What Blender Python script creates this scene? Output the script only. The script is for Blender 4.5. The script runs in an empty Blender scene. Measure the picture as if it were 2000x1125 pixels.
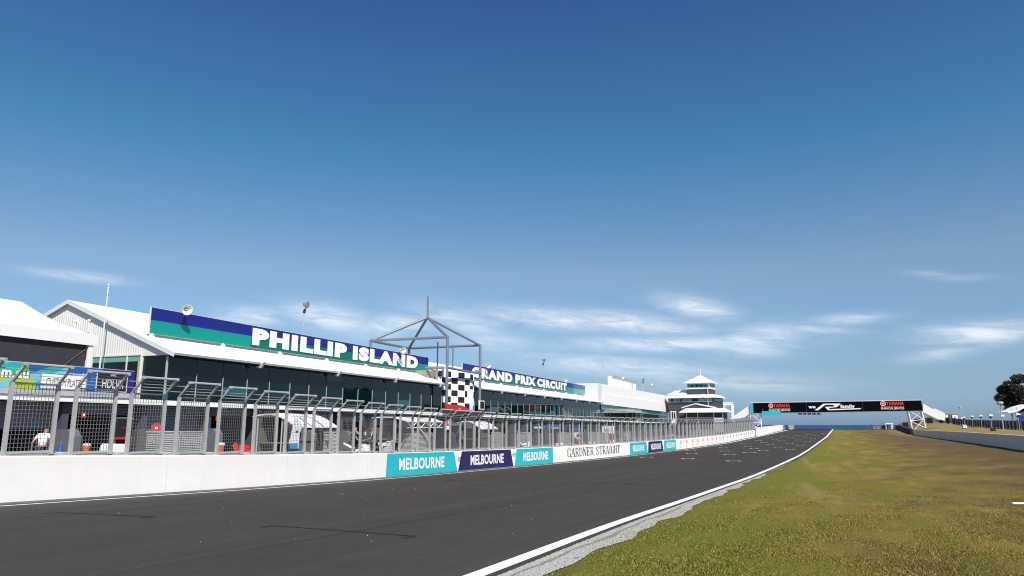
import bpy, bmesh, math, random
import numpy as np
from mathutils import Vector, Matrix
R = math.radians
rng = random.Random(7)
nrg = np.random.default_rng(5)
S = bpy.context.scene
COL = S.collection

# ------------------------------------------------------------------ camera, world, sun
CZ = 2.0                                   # eye height above the datum
FPX = 1400.0
PITCH = math.atan(267 / FPX)
cam_d = bpy.data.cameras.new('camera'); cam = bpy.data.objects.new('camera', cam_d); COL.objects.link(cam)
cam_d.lens = 36.0 * FPX / 2000; cam_d.sensor_width = 36; cam_d.clip_start = .1; cam_d.clip_end = 90000
cam.location = (0, 0, CZ); cam.rotation_euler = (R(90) + PITCH, 0, 0)
S.camera = cam
AZ = R(21.1716)                            # heading of the pit building, clockwise from the view
SA, CA = math.sin(AZ), math.cos(AZ)
SUN_EL = R(48)
_ss, _sd = -.70, -.75
_h = math.hypot(_ss, _sd); _ss /= _h; _sd /= _h
sdir = Vector(((_ss * SA - _sd * CA) * math.cos(SUN_EL), (_ss * CA + _sd * SA) * math.cos(SUN_EL), math.sin(SUN_EL)))
sl = bpy.data.lights.new('sun', 'SUN'); sun = bpy.data.objects.new('sun', sl); COL.objects.link(sun)
sl.energy = 4.9; sl.angle = R(.53); sl.color = (1, .93, .83)
sun.rotation_euler = sdir.to_track_quat('Z', 'Y').to_euler()
sun.location = (30, -30, 60)

def build_world():
    w = bpy.data.worlds.new('World'); S.world = w; w.use_nodes = True; w.cycles.sampling_method = 'MANUAL'; w.cycles.sample_map_resolution = 2048
    nt = w.node_tree; N = nt.nodes; L = nt.links; N.clear()
    out = N.new('ShaderNodeOutputWorld'); bg = N.new('ShaderNodeBackground'); L.new(bg.outputs[0], out.inputs[0])
    bg.inputs[1].default_value = .10
    sky = N.new('ShaderNodeTexSky'); sky.sky_type = 'NISHITA'; sky.sun_disc = False
    sky.sun_elevation = SUN_EL; sky.sun_rotation = math.atan2(sdir.x, sdir.y)
    sky.altitude = 20; sky.air_density = 1.0; sky.dust_density = .6; sky.ozone_density = 2.2
    hs = N.new('ShaderNodeHueSaturation'); hs.inputs['Hue'].default_value = .497; hs.inputs['Saturation'].default_value = 1.12; hs.inputs['Value'].default_value = .94
    tc = N.new('ShaderNodeTexCoord'); sx = N.new('ShaderNodeSeparateXYZ'); L.new(tc.outputs['Generated'], sx.inputs[0])
    def M(op, a, b=None, c=None, clamp=False):
        n = N.new('ShaderNodeMath'); n.operation = op; n.use_clamp = clamp
        for i, v in enumerate((a, b, c)):
            if v is None: continue
            if isinstance(v, (int, float)): n.inputs[i].default_value = v
            else: L.new(v, n.inputs[i])
        return n.outputs[0]
    az = M('ARCTAN2', sx.outputs[0], sx.outputs[1]); el = M('ARCSINE', sx.outputs[2])
    cr = N.new('ShaderNodeValToRGB'); L.new(M('DIVIDE', el, R(90), clamp=True), cr.inputs[0])
    stops = [(0.0, (.47, .67, 1.18)), (.008, (.50, .68, 1.14)), (.038, (.60, .70, .93)), (.08, (.78, .84, .95)), (.132, (1.0, .97, .96)), (.235, (.70, .93, 1.02)), (.36, (.64, .72, .97)), (1.0, (.62, .74, .9))]
    while len(cr.color_ramp.elements) < len(stops): cr.color_ramp.elements.new(.5)
    for e_, (p_, c_) in zip(cr.color_ramp.elements, stops): e_.position = p_; e_.color = (*c_, 1)
    tm = N.new('ShaderNodeMix'); tm.data_type = 'RGBA'; tm.blend_type = 'MULTIPLY'; tm.inputs[0].default_value = 1
    L.new(sky.outputs[0], tm.inputs[6]); L.new(cr.outputs[0], tm.inputs[7]); L.new(tm.outputs[2], hs.inputs['Color'])
    cv = N.new('ShaderNodeCombineXYZ'); L.new(M('ADD', M('MULTIPLY', az, 15.0), M('MULTIPLY', el, 30.0)), cv.inputs[0]); L.new(M('MULTIPLY', el, 62.0), cv.inputs[1])
    n1 = N.new('ShaderNodeTexNoise'); n1.inputs['Scale'].default_value = 1.0; n1.inputs['Detail'].default_value = 9; n1.inputs['Roughness'].default_value = .68; n1.inputs['Distortion'].default_value = .7
    L.new(cv.outputs[0], n1.inputs['Vector'])
    # separate wisps: (azimuth deg, elevation deg, half width deg, half height deg, tilt, strength)
    wisps = [(3.5, 8.3, 5.5, .75, -.10, .85), (9.5, 7.9, 5.0, .7, -.12, .9), (14.5, 9.0, 2.6, .75, -.22, .9), (12.5, 6.2, 8.5, .6, -.01, .75), (19.0, 6.2, 3.2, 1.0, .08, .95),
             (-4, 8.2, 4.0, 1.0, -.2, .6), (-1.5, 6.5, 3.5, .8, -.1, .5), (-14.5, 8.2, 3.0, .9, -.12, .95), (-9.5, 7.6, 3.0, .9, .1, .8), (-20, 8.0, 2.5, .7, .05, .7), (9, 4.4, 7.5, .7, -.10, .75), (17, 3.2, 6, .7, -.05, .5),
             (-31.5, 10.0, 3.0, .35, -.02, .55), (33.5, 6.0, 3.6, .7, -.03, .9), (31, 4.8, 2.2, .5, .1, .5), (25.3, 7.5, 2.4, .4, .0, .6), (23.4, 6.9, 2.6, .3, -.10, .5), (30.6, 10.3, 1.5, .25, -.16, .25), (33, 9.8, 2.0, .25, -.08, .2)]
    tot = None
    for a, e, ha, he, t, k in wisps:
        da = M('SUBTRACT', az, R(a)); de = M('SUBTRACT', M('SUBTRACT', el, R(e)), M('MULTIPLY', da, t))
        q = M('ADD', M('POWER', M('ABSOLUTE', M('DIVIDE', da, R(ha))), 2.0), M('POWER', M('ABSOLUTE', M('DIVIDE', de, R(he))), 2.0))
        g = M('MULTIPLY', M('EXPONENT', M('MULTIPLY', q, -1.0)), k)
        tot = g if tot is None else M('MAXIMUM', tot, g)
    mr = N.new('ShaderNodeMapRange'); mr.inputs[1].default_value = .26; mr.inputs[2].default_value = .60
    L.new(n1.outputs[0], mr.inputs[0])
    fac = M('MULTIPLY', M('MULTIPLY', mr.outputs[0], tot), 1.0, clamp=True)
    mx = N.new('ShaderNodeMix'); mx.data_type = 'RGBA'
    L.new(fac, mx.inputs[0]); L.new(hs.outputs[0], mx.inputs[6]); mx.inputs[7].default_value = (7.6, 8.1, 8.8, 1)
    L.new(mx.outputs[2], bg.inputs[0])
build_world()
S.view_settings.view_transform = 'Standard'; S.view_settings.look = 'None'; S.view_settings.exposure = 0.25; S.view_settings.gamma = 1.0
S.view_settings.use_curve_mapping = False
S.cycles.max_bounces = 6; S.cycles.use_denoising = True; S.cycles.denoiser = 'OPENIMAGEDENOISE'; S.cycles.denoising_prefilter = 'NONE'; S.cycles.denoising_input_passes = 'RGB_ALBEDO_NORMAL'; S.cycles.filter_width = 1.1; S.cycles.sample_clamp_indirect = 3

# ------------------------------------------------------------------ coordinates
# s runs along the pit building away from the camera, d to the left of it, z is height relative to the eye
def P(s, d, z): return Vector((s * SA - d * CA, s * CA + d * SA, z + CZ))
cp, sp = math.cos(PITCH), math.sin(PITCH)
def ray(x, y):
    u = (x - 1000) / FPX; v = (562.5 - y) / FPX
    X, Y, Z = u, cp - v * sp, sp + v * cp
    return X * SA + Y * CA, -X * CA + Y * SA, Z          # in (s, d, z)
def on_d(x, y, d):
    a, b, c = ray(x, y); t = d / b; return a * t, c * t   # (s, z)
def on_s(x, y, s):
    a, b, c = ray(x, y); t = s / a; return b * t, c * t   # (d, z)
def at_Y(x, y, Y):
    u = (x - 1000) / FPX; v = (562.5 - y) / FPX; t = Y / (cp - v * sp)
    return Vector((u * t, Y, (sp + v * cp) * t + CZ))

_g = np.arange(-80, 460.1, 1.0)
def curve(pts, sm=7):
    xs, ys = zip(*pts); y = np.interp(_g, xs, ys)
    k = np.hanning(sm * 2 + 3); k /= k.sum(); n = len(k) // 2
    yp = np.concatenate([2 * y[0] - y[n:0:-1], y, 2 * y[-1] - y[-2:-n - 2:-1]])
    y = np.convolve(yp, k, 'valid')
    return lambda s: float(np.interp(s, _g, y))
wall_d = curve([(-80, 18.9), (0, 18.8), (22, 18.8), (32, 19.0), (41.5, 18.7), (53, 17.3), (69, 15.0), (90, 12.5), (115, 10.1), (146, 7.3), (200, 2.4), (250, -2), (460, -20)], 5)
road_z = curve([(-80, .3), (0, -1.55), (12.9, -1.98), (21.6, -2.29), (32, -2.6), (41.5, -2.78), (53, -2.88), (69, -2.9), (90, -2.88), (115, -2.72), (146, -2.25), (175, -1.62), (200, -1.1), (212, -1.15), (230, -2.2), (260, -6), (330, -22), (400, -37), (460, -40)], 5)
road_r = curve([(-80, 6.5), (0, 3.75), (8.4, 3.5), (12.3, 3.5), (18.2, 3.4), (32.5, 2.8), (50, 1.5), (73.5, -.4), (117, -3.3), (150, -5.9), (200, -9.3), (260, -13), (460, -30)], 5)
rw_d = curve([(-80, -11.0), (0, -13), (61.7, -15.1), (93, -17.1), (166, -22), (200, -23), (260, -25), (460, -30)], 5)
rw_z = curve([(-80, -1.75), (0, -1.78), (61.7, -1.82), (93, -1.83), (150, -2.0), (166, -1.95), (185, -1.35), (200, -1.05), (214, -1.2), (240, -3.5), (330, -22), (400, -37), (460, -40)], 5)
pit_z = curve([(-80, -1.85), (38, -1.85), (70, -2.45), (95, -2.85), (300, -2.85), (400, -37), (460, -40)], 5)
bank_z = curve([(-80, -1.0), (110, -.98), (139, -.9), (203, -.35), (230, .45), (262, .8), (300, .8), (350, -5), (420, -37), (460, -40)], 5)
def sstep(a, b, x):
    t = min(1, max(0, (x - a) / (b - a))); return t * t * (3 - 2 * t)
def road_left(s): return wall_d(s) - .5 if s < 146 else wall_d(s) - .5 - (s - 146) * .022
def road_hit(x, y):
    a, b, c = ray(x, y); best = None
    for s in np.arange(4, 215, .25):
        t = s / a; e = c * t - road_z(s)
        if e <= 0:
            return s, b * t
    return s, b * t

# ------------------------------------------------------------------ materials
MATS = {}
def mat(name, col, rough=.6, metal=0., var=.08, vscale=2.5, bump=0., bscale=30., spec=.5, ribs=None, coat=0., dirt=0.):
    if name in MATS: return MATS[name]
    m = bpy.data.materials.new(name); m.use_nodes = True; nt = m.node_tree; N = nt.nodes; L = nt.links
    b = N['Principled BSDF']; b.inputs['Roughness'].default_value = rough; b.inputs['Metallic'].default_value = metal
    b.inputs['Specular IOR Level'].default_value = spec; b.inputs['Coat Weight'].default_value = coat
    g = N.new('ShaderNodeNewGeometry')
    n = N.new('ShaderNodeTexNoise'); n.inputs['Scale'].default_value = vscale; n.inputs['Detail'].default_value = 6; n.inputs['Roughness'].default_value = .65
    L.new(g.outputs['Position'], n.inputs['Vector'])
    mr = N.new('ShaderNodeMapRange'); mr.inputs[1].default_value = .3; mr.inputs[2].default_value = .7; mr.inputs[3].default_value = 1 - var; mr.inputs[4].default_value = 1 + var
    L.new(n.outputs[0], mr.inputs[0])
    mx = N.new('ShaderNodeMix'); mx.data_type = 'RGBA'; mx.blend_type = 'MULTIPLY'; mx.inputs[0].default_value = 1
    mx.inputs[6].default_value = (*col, 1); L.new(mr.outputs[0], mx.inputs[7]); L.new(mx.outputs[2], b.inputs['Base Color'])
    if dirt:
        n3 = N.new('ShaderNodeTexNoise'); n3.inputs['Scale'].default_value = .9; n3.inputs['Detail'].default_value = 5; n3.inputs['Roughness'].default_value = .6
        mp = N.new('ShaderNodeMapping'); mp.inputs['Scale'].default_value = (1, 1, .25); L.new(g.outputs['Position'], mp.inputs[0]); L.new(mp.outputs[0], n3.inputs['Vector'])
        m3 = N.new('ShaderNodeMapRange'); m3.inputs[1].default_value = .52; m3.inputs[2].default_value = .78; m3.inputs[4].default_value = dirt; L.new(n3.outputs[0], m3.inputs[0])
        x3 = N.new('ShaderNodeMix'); x3.data_type = 'RGBA'; L.new(m3.outputs[0], x3.inputs[0]); L.new(mx.outputs[2], x3.inputs[6]); x3.inputs[7].default_value = (.28, .26, .23, 1)
        L.new(x3.outputs[2], b.inputs['Base Color'])
    h = None
    if bump:
        n2 = N.new('ShaderNodeTexNoise'); n2.inputs['Scale'].default_value = bscale; n2.inputs['Detail'].default_value = 4
        L.new(g.outputs['Position'], n2.inputs['Vector']); h = n2.outputs[0]
    if ribs:                                # ribs = (world direction, spacing)
        dv = N.new('ShaderNodeVectorMath'); dv.operation = 'DOT_PRODUCT'; L.new(g.outputs['Position'], dv.inputs[0]); dv.inputs[1].default_value = ribs[0]
        q = N.new('ShaderNodeMath'); q.operation = 'MULTIPLY'; q.inputs[1].default_value = 2 * math.pi / ribs[1]; L.new(dv.outputs['Value'], q.inputs[0])
        sn = N.new('ShaderNodeMath'); sn.operation = 'SINE'; L.new(q.outputs[0], sn.inputs[0]); h = sn.outputs[0]; bump = bump or .3
    if h is not None:
        bp = N.new('ShaderNodeBump'); bp.inputs['Strength'].default_value = bump; bp.inputs['Distance'].default_value = .02
        L.new(h, bp.inputs['Height']); L.new(bp.outputs[0], b.inputs['Normal'])
    MATS[name] = m; return m
def glass_mat(name, col, rough=.03, spec=.5, wav=.02):
    m = mat(name, col, rough, var=.3, vscale=.35, spec=spec, bump=wav, bscale=.6); return m

USV = (SA, CA, 0); LSV = (-CA, SA, 0)
white = mat('white_paint', (.86, .85, .83), .55, var=.03, bump=.05, bscale=12)
wallwhite = mat('white_painted_concrete', (.86, .835, .80), .6, var=.03, vscale=1.2, bump=.05, bscale=6, dirt=.06)
roofwhite = mat('white_roof_sheet', (.80, .80, .79), .45, var=.03, ribs=(USV, .35), bump=.25)
gablemat = mat('cream_corrugated_sheet', (.76, .75, .71), .5, var=.04)
trim = mat('pale_trim', (.70, .70, .67), .5, var=.04)
gutter = mat('grey_gutter', (.30, .31, .33), .5)
galv = mat('galvanised_steel', (.43, .44, .43), .5, metal=.12, var=.12, vscale=6)
galvd = mat('dark_galvanised_steel', (.20, .22, .25), .5, metal=.3, var=.1, vscale=6)
steel = mat('grey_painted_steel', (.17, .20, .25), .45, metal=.1, var=.05)
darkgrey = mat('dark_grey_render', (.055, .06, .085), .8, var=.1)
midgrey = mat('mid_grey_concrete', (.12, .125, .145), .8, var=.1, bump=.1)
slate = mat('slate_grey_cladding', (.06, .064, .082), .7, var=.06, ribs=((0, 0, 1), .3), bump=.2)
black = mat('black_void', (.008, .008, .009), .8)
blackp = mat('black_plastic', (.02, .02, .022), .45)
shutterm = mat('grey_roller_shutter', (.16, .165, .19), .5, var=.05, ribs=((0, 0, 1), .16), bump=.9)
glass = glass_mat('dark_teal_glass', (.0006, .010, .013), .03, .5)
glass2 = glass_mat('green_tinted_glass', (.03, .22, .19), .08, .6)
tglass = glass_mat('teal_tower_glass', (.02, .20, .19), .08, .7)
navy = mat('navy_sign_paint', (.010, .014, .19), .4, var=.04)
teal = mat('teal_green_sign_paint', (.0, .27, .21), .4, var=.04)
dteal = mat('deep_green_sign_paint', (.0, .14, .095), .4, var=.04)
letterw = mat('white_vinyl', (.84, .84, .83), .5, var=.02)
cyan = mat('cyan_board_paint', (.02, .48, .54), .5, var=.04)
dnavy = mat('dark_navy_board_paint', (.018, .018, .095), .5, var=.05)
bblack = mat('black_banner', (.003, .003, .006), .85, var=.1, spec=.05)
red = mat('red_paint', (.55, .02, .012), .45)
darkred = mat('dark_red_paint', (.13, .006, .006), .5)
paler = mat('faded_red_print', (.78, .28, .26), .6, var=.1)
palegrey = mat('faded_grey_print', (.62, .62, .62), .6, var=.1)
orange = mat('orange_plastic', (.75, .12, .01), .4)
cyanb = mat('bright_blue_plastic', (.0, .32, .62), .4)
blue = mat('blue_paint', (.02, .07, .38), .45)
green = mat('green_paint', (.06, .34, .04), .5)
ltgrey = mat('light_grey_metal', (.42, .43, .42), .5, var=.06, ribs=((0, 0, 1), .075), bump=.9)
fabricw = mat('white_canvas', (.82, .82, .82), .75, var=.03, bump=.15, bscale=3)
meshdark = mat('dark_shade_cloth', (.035, .035, .045), .8, var=.15)
skin = mat('skin', (.45, .24, .16), .55, var=.08, vscale=15)
hairm = mat('dark_brown_hair', (.02, .013, .009), .7)
tsh = mat('white_cotton', (.8, .8, .8), .85, var=.04, bump=.2, bscale=8)
trou = mat('black_trousers', (.015, .015, .018), .85)
navyc = mat('navy_cloth', (.016, .02, .06), .85)
rubber = mat('black_rubber', (.012, .012, .012), .7)
tan = mat('tan_board', (.20, .15, .09), .8)
bark = mat('brown_bark', (.07, .055, .045), .9, var=.3, bump=.6)
fencewood = mat('dark_timber_slats', (.05, .032, .03), .85, var=.25)
fencecloth = mat('grey_green_shade_cloth', (.34, .37, .33), .85, var=.15)
mulch = mat('black_tyre_wall', (.018, .018, .02), .8, var=.3)
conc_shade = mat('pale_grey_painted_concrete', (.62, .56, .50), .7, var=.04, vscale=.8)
linewhite = mat('white_line_paint', (.78, .77, .74), .6, var=.08, vscale=6)
lineblack = mat('black_line_paint', (.012, .012, .013), .7)
lens = mat('floodlight_lens', (.30, .30, .30), .15, var=.02)

# ------------------------------------------------------------------ mesh builder
def wloc(o):
    v = Vector((0, 0, 0))
    while o is not None: v += o.location; o = o.parent
    return v
class MB:
    def __init__(self): self.v = []; self.f = []; self.m = []; self.mi = 0
    def add(self, vs, fs):
        k = len(self.v); self.v.extend([tuple(x) for x in vs])
        for f in fs: self.f.append(tuple(i + k for i in f)); self.m.append(self.mi)
        return self
    def hexa(self, p):       # p0..3 bottom ring, p4..7 top ring
        return self.add(p, [(3, 2, 1, 0), (4, 5, 6, 7), (0, 1, 5, 4), (1, 2, 6, 5), (2, 3, 7, 6), (3, 0, 4, 7)])
    def box(self, x0, x1, y0, y1, z0, z1):
        return self.hexa([(x0, y0, z0), (x1, y0, z0), (x1, y1, z0), (x0, y1, z0), (x0, y0, z1), (x1, y0, z1), (x1, y1, z1), (x0, y1, z1)])
    def sdz(self, s0, s1, d0, d1, z0, z1, z0b=None, z1b=None):   # z0b/z1b heights at s1
        z0b = z0 if z0b is None else z0b; z1b = z1 if z1b is None else z1b
        return self.hexa([P(s0, d0, z0), P(s1, d0, z0b), P(s1, d1, z0b), P(s0, d1, z0), P(s0, d0, z1), P(s1, d0, z1b), P(s1, d1, z1b), P(s0, d1, z1)])
    def prism(self, pts, ext):
        n = len(pts); ext = Vector(ext); a = [Vector(p) for p in pts]; b = [p + ext for p in a]
        fs = [tuple(range(n))[::-1], tuple(range(n, 2 * n))] + [(i, (i + 1) % n, n + (i + 1) % n, n + i) for i in range(n)]
        return self.add(a + b, fs)
    def tube(self, p, q, r, n=8, r2=None):
        p = Vector(p); q = Vector(q); r2 = r if r2 is None else r2; ax = (q - p).normalized()
        u = ax.orthogonal().normalized(); w = ax.cross(u); vs = []
        for c, rr in ((p, r), (q, r2)):
            for i in range(n):
                a = 2 * math.pi * (i + .5) / n; vs.append(c + (u * math.cos(a) + w * math.sin(a)) * rr)
        return self.add(vs, [(i, (i + 1) % n, n + (i + 1) % n, n + i) for i in range(n)] + [tuple(range(n))[::-1], tuple(range(n, 2 * n))])
    def lathe(self, prof, o, ax, n=16):
        o = Vector(o); ax = Vector(ax).normalized(); u = ax.orthogonal().normalized(); w = ax.cross(u); vs = []
        for h, r in prof:
            for i in range(n):
                a = 2 * math.pi * i / n; vs.append(o + ax * h + (u * math.cos(a) + w * math.sin(a)) * r)
        fs = []
        for j in range(len(prof) - 1):
            for i in range(n):
                fs.append((j * n + i, j * n + (i + 1) % n, (j + 1) * n + (i + 1) % n, (j + 1) * n + i))
        return self.add(vs, fs)
    def sphere(self, c, r, n=12, sq=1.0):
        return self.lathe([(r * sq * math.sin(a), max(1e-4, r * math.cos(a))) for a in np.linspace(-math.pi / 2, math.pi / 2, n // 2 + 2)], c, (0, 0, 1), n)
    def build(self, name, mats, parent=None, smooth=False):
        o0 = wloc(parent) if parent is not None else Vector((0, 0, 0))
        me = bpy.data.meshes.new(name)
        me.from_pydata([(x - o0.x, y - o0.y, z - o0.z) for x, y, z in self.v], [], self.f)
        if not isinstance(mats, (list, tuple)): mats = [mats]
        for m in mats: me.materials.append(m)
        if len(mats) > 1: me.polygons.foreach_set('material_index', self.m)
        if smooth: me.polygons.foreach_set('use_smooth', [True] * len(me.polygons))
        me.update()
        o = bpy.data.objects.new(name, me); COL.objects.link(o)
        if parent is not None: o.parent = parent
        return o
def mb(): return MB()
def tag(o, label=None, cat=None, group=None, kind=None):
    if label: o['label'] = label
    if cat: o['category'] = cat
    if group: o['group'] = group
    if kind: o['kind'] = kind
    return o
def thing(name, label, cat, loc, group=None):
    o = bpy.data.objects.new(name, None); o.empty_display_size = .2; COL.objects.link(o); o.location = loc
    return tag(o, label, cat, group)
def copy_tree(o, parent=None):
    c = o.copy(); COL.objects.link(c); c.parent = parent
    for ch in list(o.children): copy_tree(ch, c)
    return c
def struct(name, m, mats, smooth=False): return tag(m.build(name, mats, None, smooth), kind='structure')

_tc = {}
def text2d(s, bold=0., res=3):
    k = (s, bold)
    if k in _tc: return _tc[k]
    c = bpy.data.curves.new('t', 'FONT'); c.body = s; c.size = 1; c.offset = bold; c.resolution_u = res; c.fill_mode = 'FRONT'
    c.space_character = 1.0 + bold * 2.6; c.space_word = .62
    o = bpy.data.objects.new('t', c); COL.objects.link(o)
    dg = bpy.context.evaluated_depsgraph_get(); me = bpy.data.meshes.new_from_object(o.evaluated_get(dg))
    v = np.array([x.co[:2] for x in me.vertices]); f = [tuple(p.vertices) for p in me.polygons]
    bpy.data.objects.remove(o); bpy.data.curves.remove(c); bpy.data.meshes.remove(me)
    lo, hi = v.min(0), v.max(0); v = (v - lo) / (hi - lo)
    _tc[k] = (v, f); return v, f
def text(m, s, fn, bold=0.):
    v, f = text2d(s, bold); return m.add([fn(a, b) for a, b in v], f)

# ------------------------------------------------------------------ ground
def grass_mat(name, blade=False):
    m = bpy.data.materials.new(name); m.use_nodes = True; nt = m.node_tree; N = nt.nodes; L = nt.links; b = N['Principled BSDF']
    b.inputs['Roughness'].default_value = .8; b.inputs['Specular IOR Level'].default_value = .08
    g = N.new('ShaderNodeNewGeometry')
    ru = N.new('ShaderNodeVectorMath'); ru.operation = 'DOT_PRODUCT'; L.new(g.outputs['Position'], ru.inputs[0]); ru.inputs[1].default_value = USV
    rl = N.new('ShaderNodeVectorMath'); rl.operation = 'DOT_PRODUCT'; L.new(g.outputs['Position'], rl.inputs[0]); rl.inputs[1].default_value = LSV
    cv = N.new('ShaderNodeCombineXYZ'); L.new(ru.outputs['Value'], cv.inputs[0]); L.new(rl.outputs['Value'], cv.inputs[1])
    def noise(sc, det, rough, mscale=(1, 1, 1)):
        mp = N.new('ShaderNodeMapping'); mp.inputs['Scale'].default_value = mscale; L.new(cv.outputs[0], mp.inputs[0])
        n = N.new('ShaderNodeTexNoise'); n.inputs['Scale'].default_value = sc; n.inputs['Detail'].default_value = det; n.inputs['Roughness'].default_value = rough
        L.new(mp.outputs[0], n.inputs['Vector']); return n.outputs[0]
    def ramp(src, a, b_, c0, c1):
        r = N.new('ShaderNodeMapRange'); r.inputs[1].default_value = a; r.inputs[2].default_value = b_; r.inputs[3].default_value = c0; r.inputs[4].default_value = c1; L.new(src, r.inputs[0]); return r.outputs[0]
    def mix(fac, a, c):
        x = N.new('ShaderNodeMix'); x.data_type = 'RGBA'
        L.new(fac, x.inputs[0])
        for i, q in ((6, a), (7, c)):
            if isinstance(q, tuple): x.inputs[i].default_value = (*q, 1)
            else: L.new(q, x.inputs[i])
        return x.outputs[2]
    green_, olive, brown, straw = (.150, .155, .017), (.225, .172, .036), (.105, .068, .034), (.31, .235, .085)
    big = noise(.16, 5, .62, (.45, 1, 1)); mid = ramp(noise(.40, 6, .62, (.6, 1, 1)), .2, .8, .28, .72); fine = noise(22, 5, .7)
    # greener near the track, browner towards the right wall and the near right corner
    ml = N.new('ShaderNodeMath'); ml.operation = 'MULTIPLY_ADD'; L.new(rl.outputs['Value'], ml.inputs[0]); ml.inputs[1].default_value = -.027
    ad = N.new('ShaderNodeMath'); ad.operation = 'MULTIPLY'; L.new(ru.outputs['Value'], ad.inputs[0]); ad.inputs[1].default_value = -.0012; L.new(ad.outputs[0], ml.inputs[2])
    sm = N.new('ShaderNodeMath'); sm.operation = 'ADD'; L.new(big, sm.inputs[0]); L.new(ml.outputs[0], sm.inputs[1])
    c1 = mix(ramp(sm.outputs[0], .44, .58, 0, 1), green_, olive)
    sm2 = N.new('ShaderNodeMath'); sm2.operation = 'ADD'; L.new(mid, sm2.inputs[0]); L.new(ml.outputs[0], sm2.inputs[1])
    c2 = mix(ramp(noise(1, 3, .5, (.015, .9, 1)), .46, .58, 0, .65), c1, green_); c2 = mix(ramp(noise(1, 4, .6, (.05, .6, 1)), .54, .66, 0, .55), c2, straw)
    c2 = mix(ramp(noise(2.2, 6, .75, (.35, 1, 1)), .50, .75, 0, .45), c2, (.085, .075, .016)); c2 = mix(ramp(noise(1.3, 6, .75, (.3, 1, 1)), .54, .72, 0, .45), c2, straw)
    c2 = mix(ramp(sm2.outputs[0], .53, .76, 0, .95), c2, brown)
    c3 = mix(ramp(rl.outputs['Value'], -16, -24, 0, .75), c2, straw)
    c4 = mix(ramp(fine, .48, .72, 0, .35), c3, straw)
    if blade:
        at = N.new('ShaderNodeAttribute'); at.attribute_name = 'tint'
        c4 = mix(ramp(at.outputs['Fac'], .70, 1.0, 0, .95), c4, (.50, .40, .20)); c4 = mix(ramp(at.outputs['Fac'], .3, .0, 0, .8), c4, (.07, .09, .010))
        b.inputs['Subsurface Weight'].default_value = 0
    L.new(c4, b.inputs['Base Color'])
    if not blade:
        bp = N.new('ShaderNodeBump'); bp.inputs['Strength'].default_value = .9; bp.inputs['Distance'].default_value = .08
        L.new(noise(9, 6, .75), bp.inputs['Height']); L.new(bp.outputs[0], b.inputs['Normal'])
    MATS[name] = m; return m
grass_ground = grass_mat('dry_mown_grass'); grass_blade = grass_mat('grass_blade', True)

def terrain_z(s, d):
    rl, rr, wd, rw = road_left(s), road_r(s), wall_d(s), rw_d(s)
    rz, wz = road_z(s), rw_z(s)
    if d >= wd: return rz + (pit_z(s) - rz) * sstep(0.2, 11 if s > 60 else 1.2, d - wd) - .02
    if d >= rr: return rz - .05
    if d >= rw:
        t = (d - rr) / (rw - rr); z = rz + (wz - rz) * (t * .6 + .4 * sstep(0, 1, t))
        if s < 200: z += sstep(.9, 2.5, rr - d) * .02 * math.sin(s * .9 + d * 1.3) * math.sin(d * .7 - s * .23)
        return z
    if d >= rw - .35: return wz
    b = bank_z(s); base = wz + .72 if s < 168 else wz + .72 * (1 - sstep(168, 176, s))
    z = base + (b - base) * sstep(rw - .5, -36, d)
    if d < -45: z += (-45 - d) * .012
    if d < -130 and s < 330: z += sstep(-130, -230, d) * 3 * (1 - sstep(300, 400, s))
    return z
srows = [-3000, -1500, -700, -300, -150, -80] + list(np.arange(-60, -10, 10)) + list(np.arange(-10, 60, 1.0)) + list(np.arange(60, 230, 2.0)) + list(range(230, 470, 10))
m = mb(); cols = None
for s in srows:
    ss = min(max(s, -80), 460); rr, wd, rw, rl = road_r(ss), wall_d(ss), rw_d(ss), road_left(ss)
    ds = [3000, 1200, 500, 250, 120, 70, 50, 34, 24, wd + 6, wd + 2.5, wd + 1.3, wd + .6, wd + .1, rl + .2, (rl + rr) / 2, rr + .05] + [rr + (rw - rr) * t for t in np.linspace(.003, 1, 26)] + [rw - .3, rw - .36, rw - 1.5, rw - 3, rw - 6, -30, -32, -34, -36, -39, -45, -60, -90, -130, -180, -260, -600, -1500, -3000]
    row = [P(s, d, terrain_z(ss, d) if abs(d) < 700 else terrain_z(ss, math.copysign(600, d))) for d in ds]
    cols = len(row); m.v.extend(tuple(q) for q in row)
for i in range(len(srows) - 1):
    for j in range(cols - 1):
        a = i * cols + j; m.f.append((a, a + cols, a + cols + 1, a + 1)); m.m.append(0)
struct('ground', m, grass_ground, True)

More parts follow.
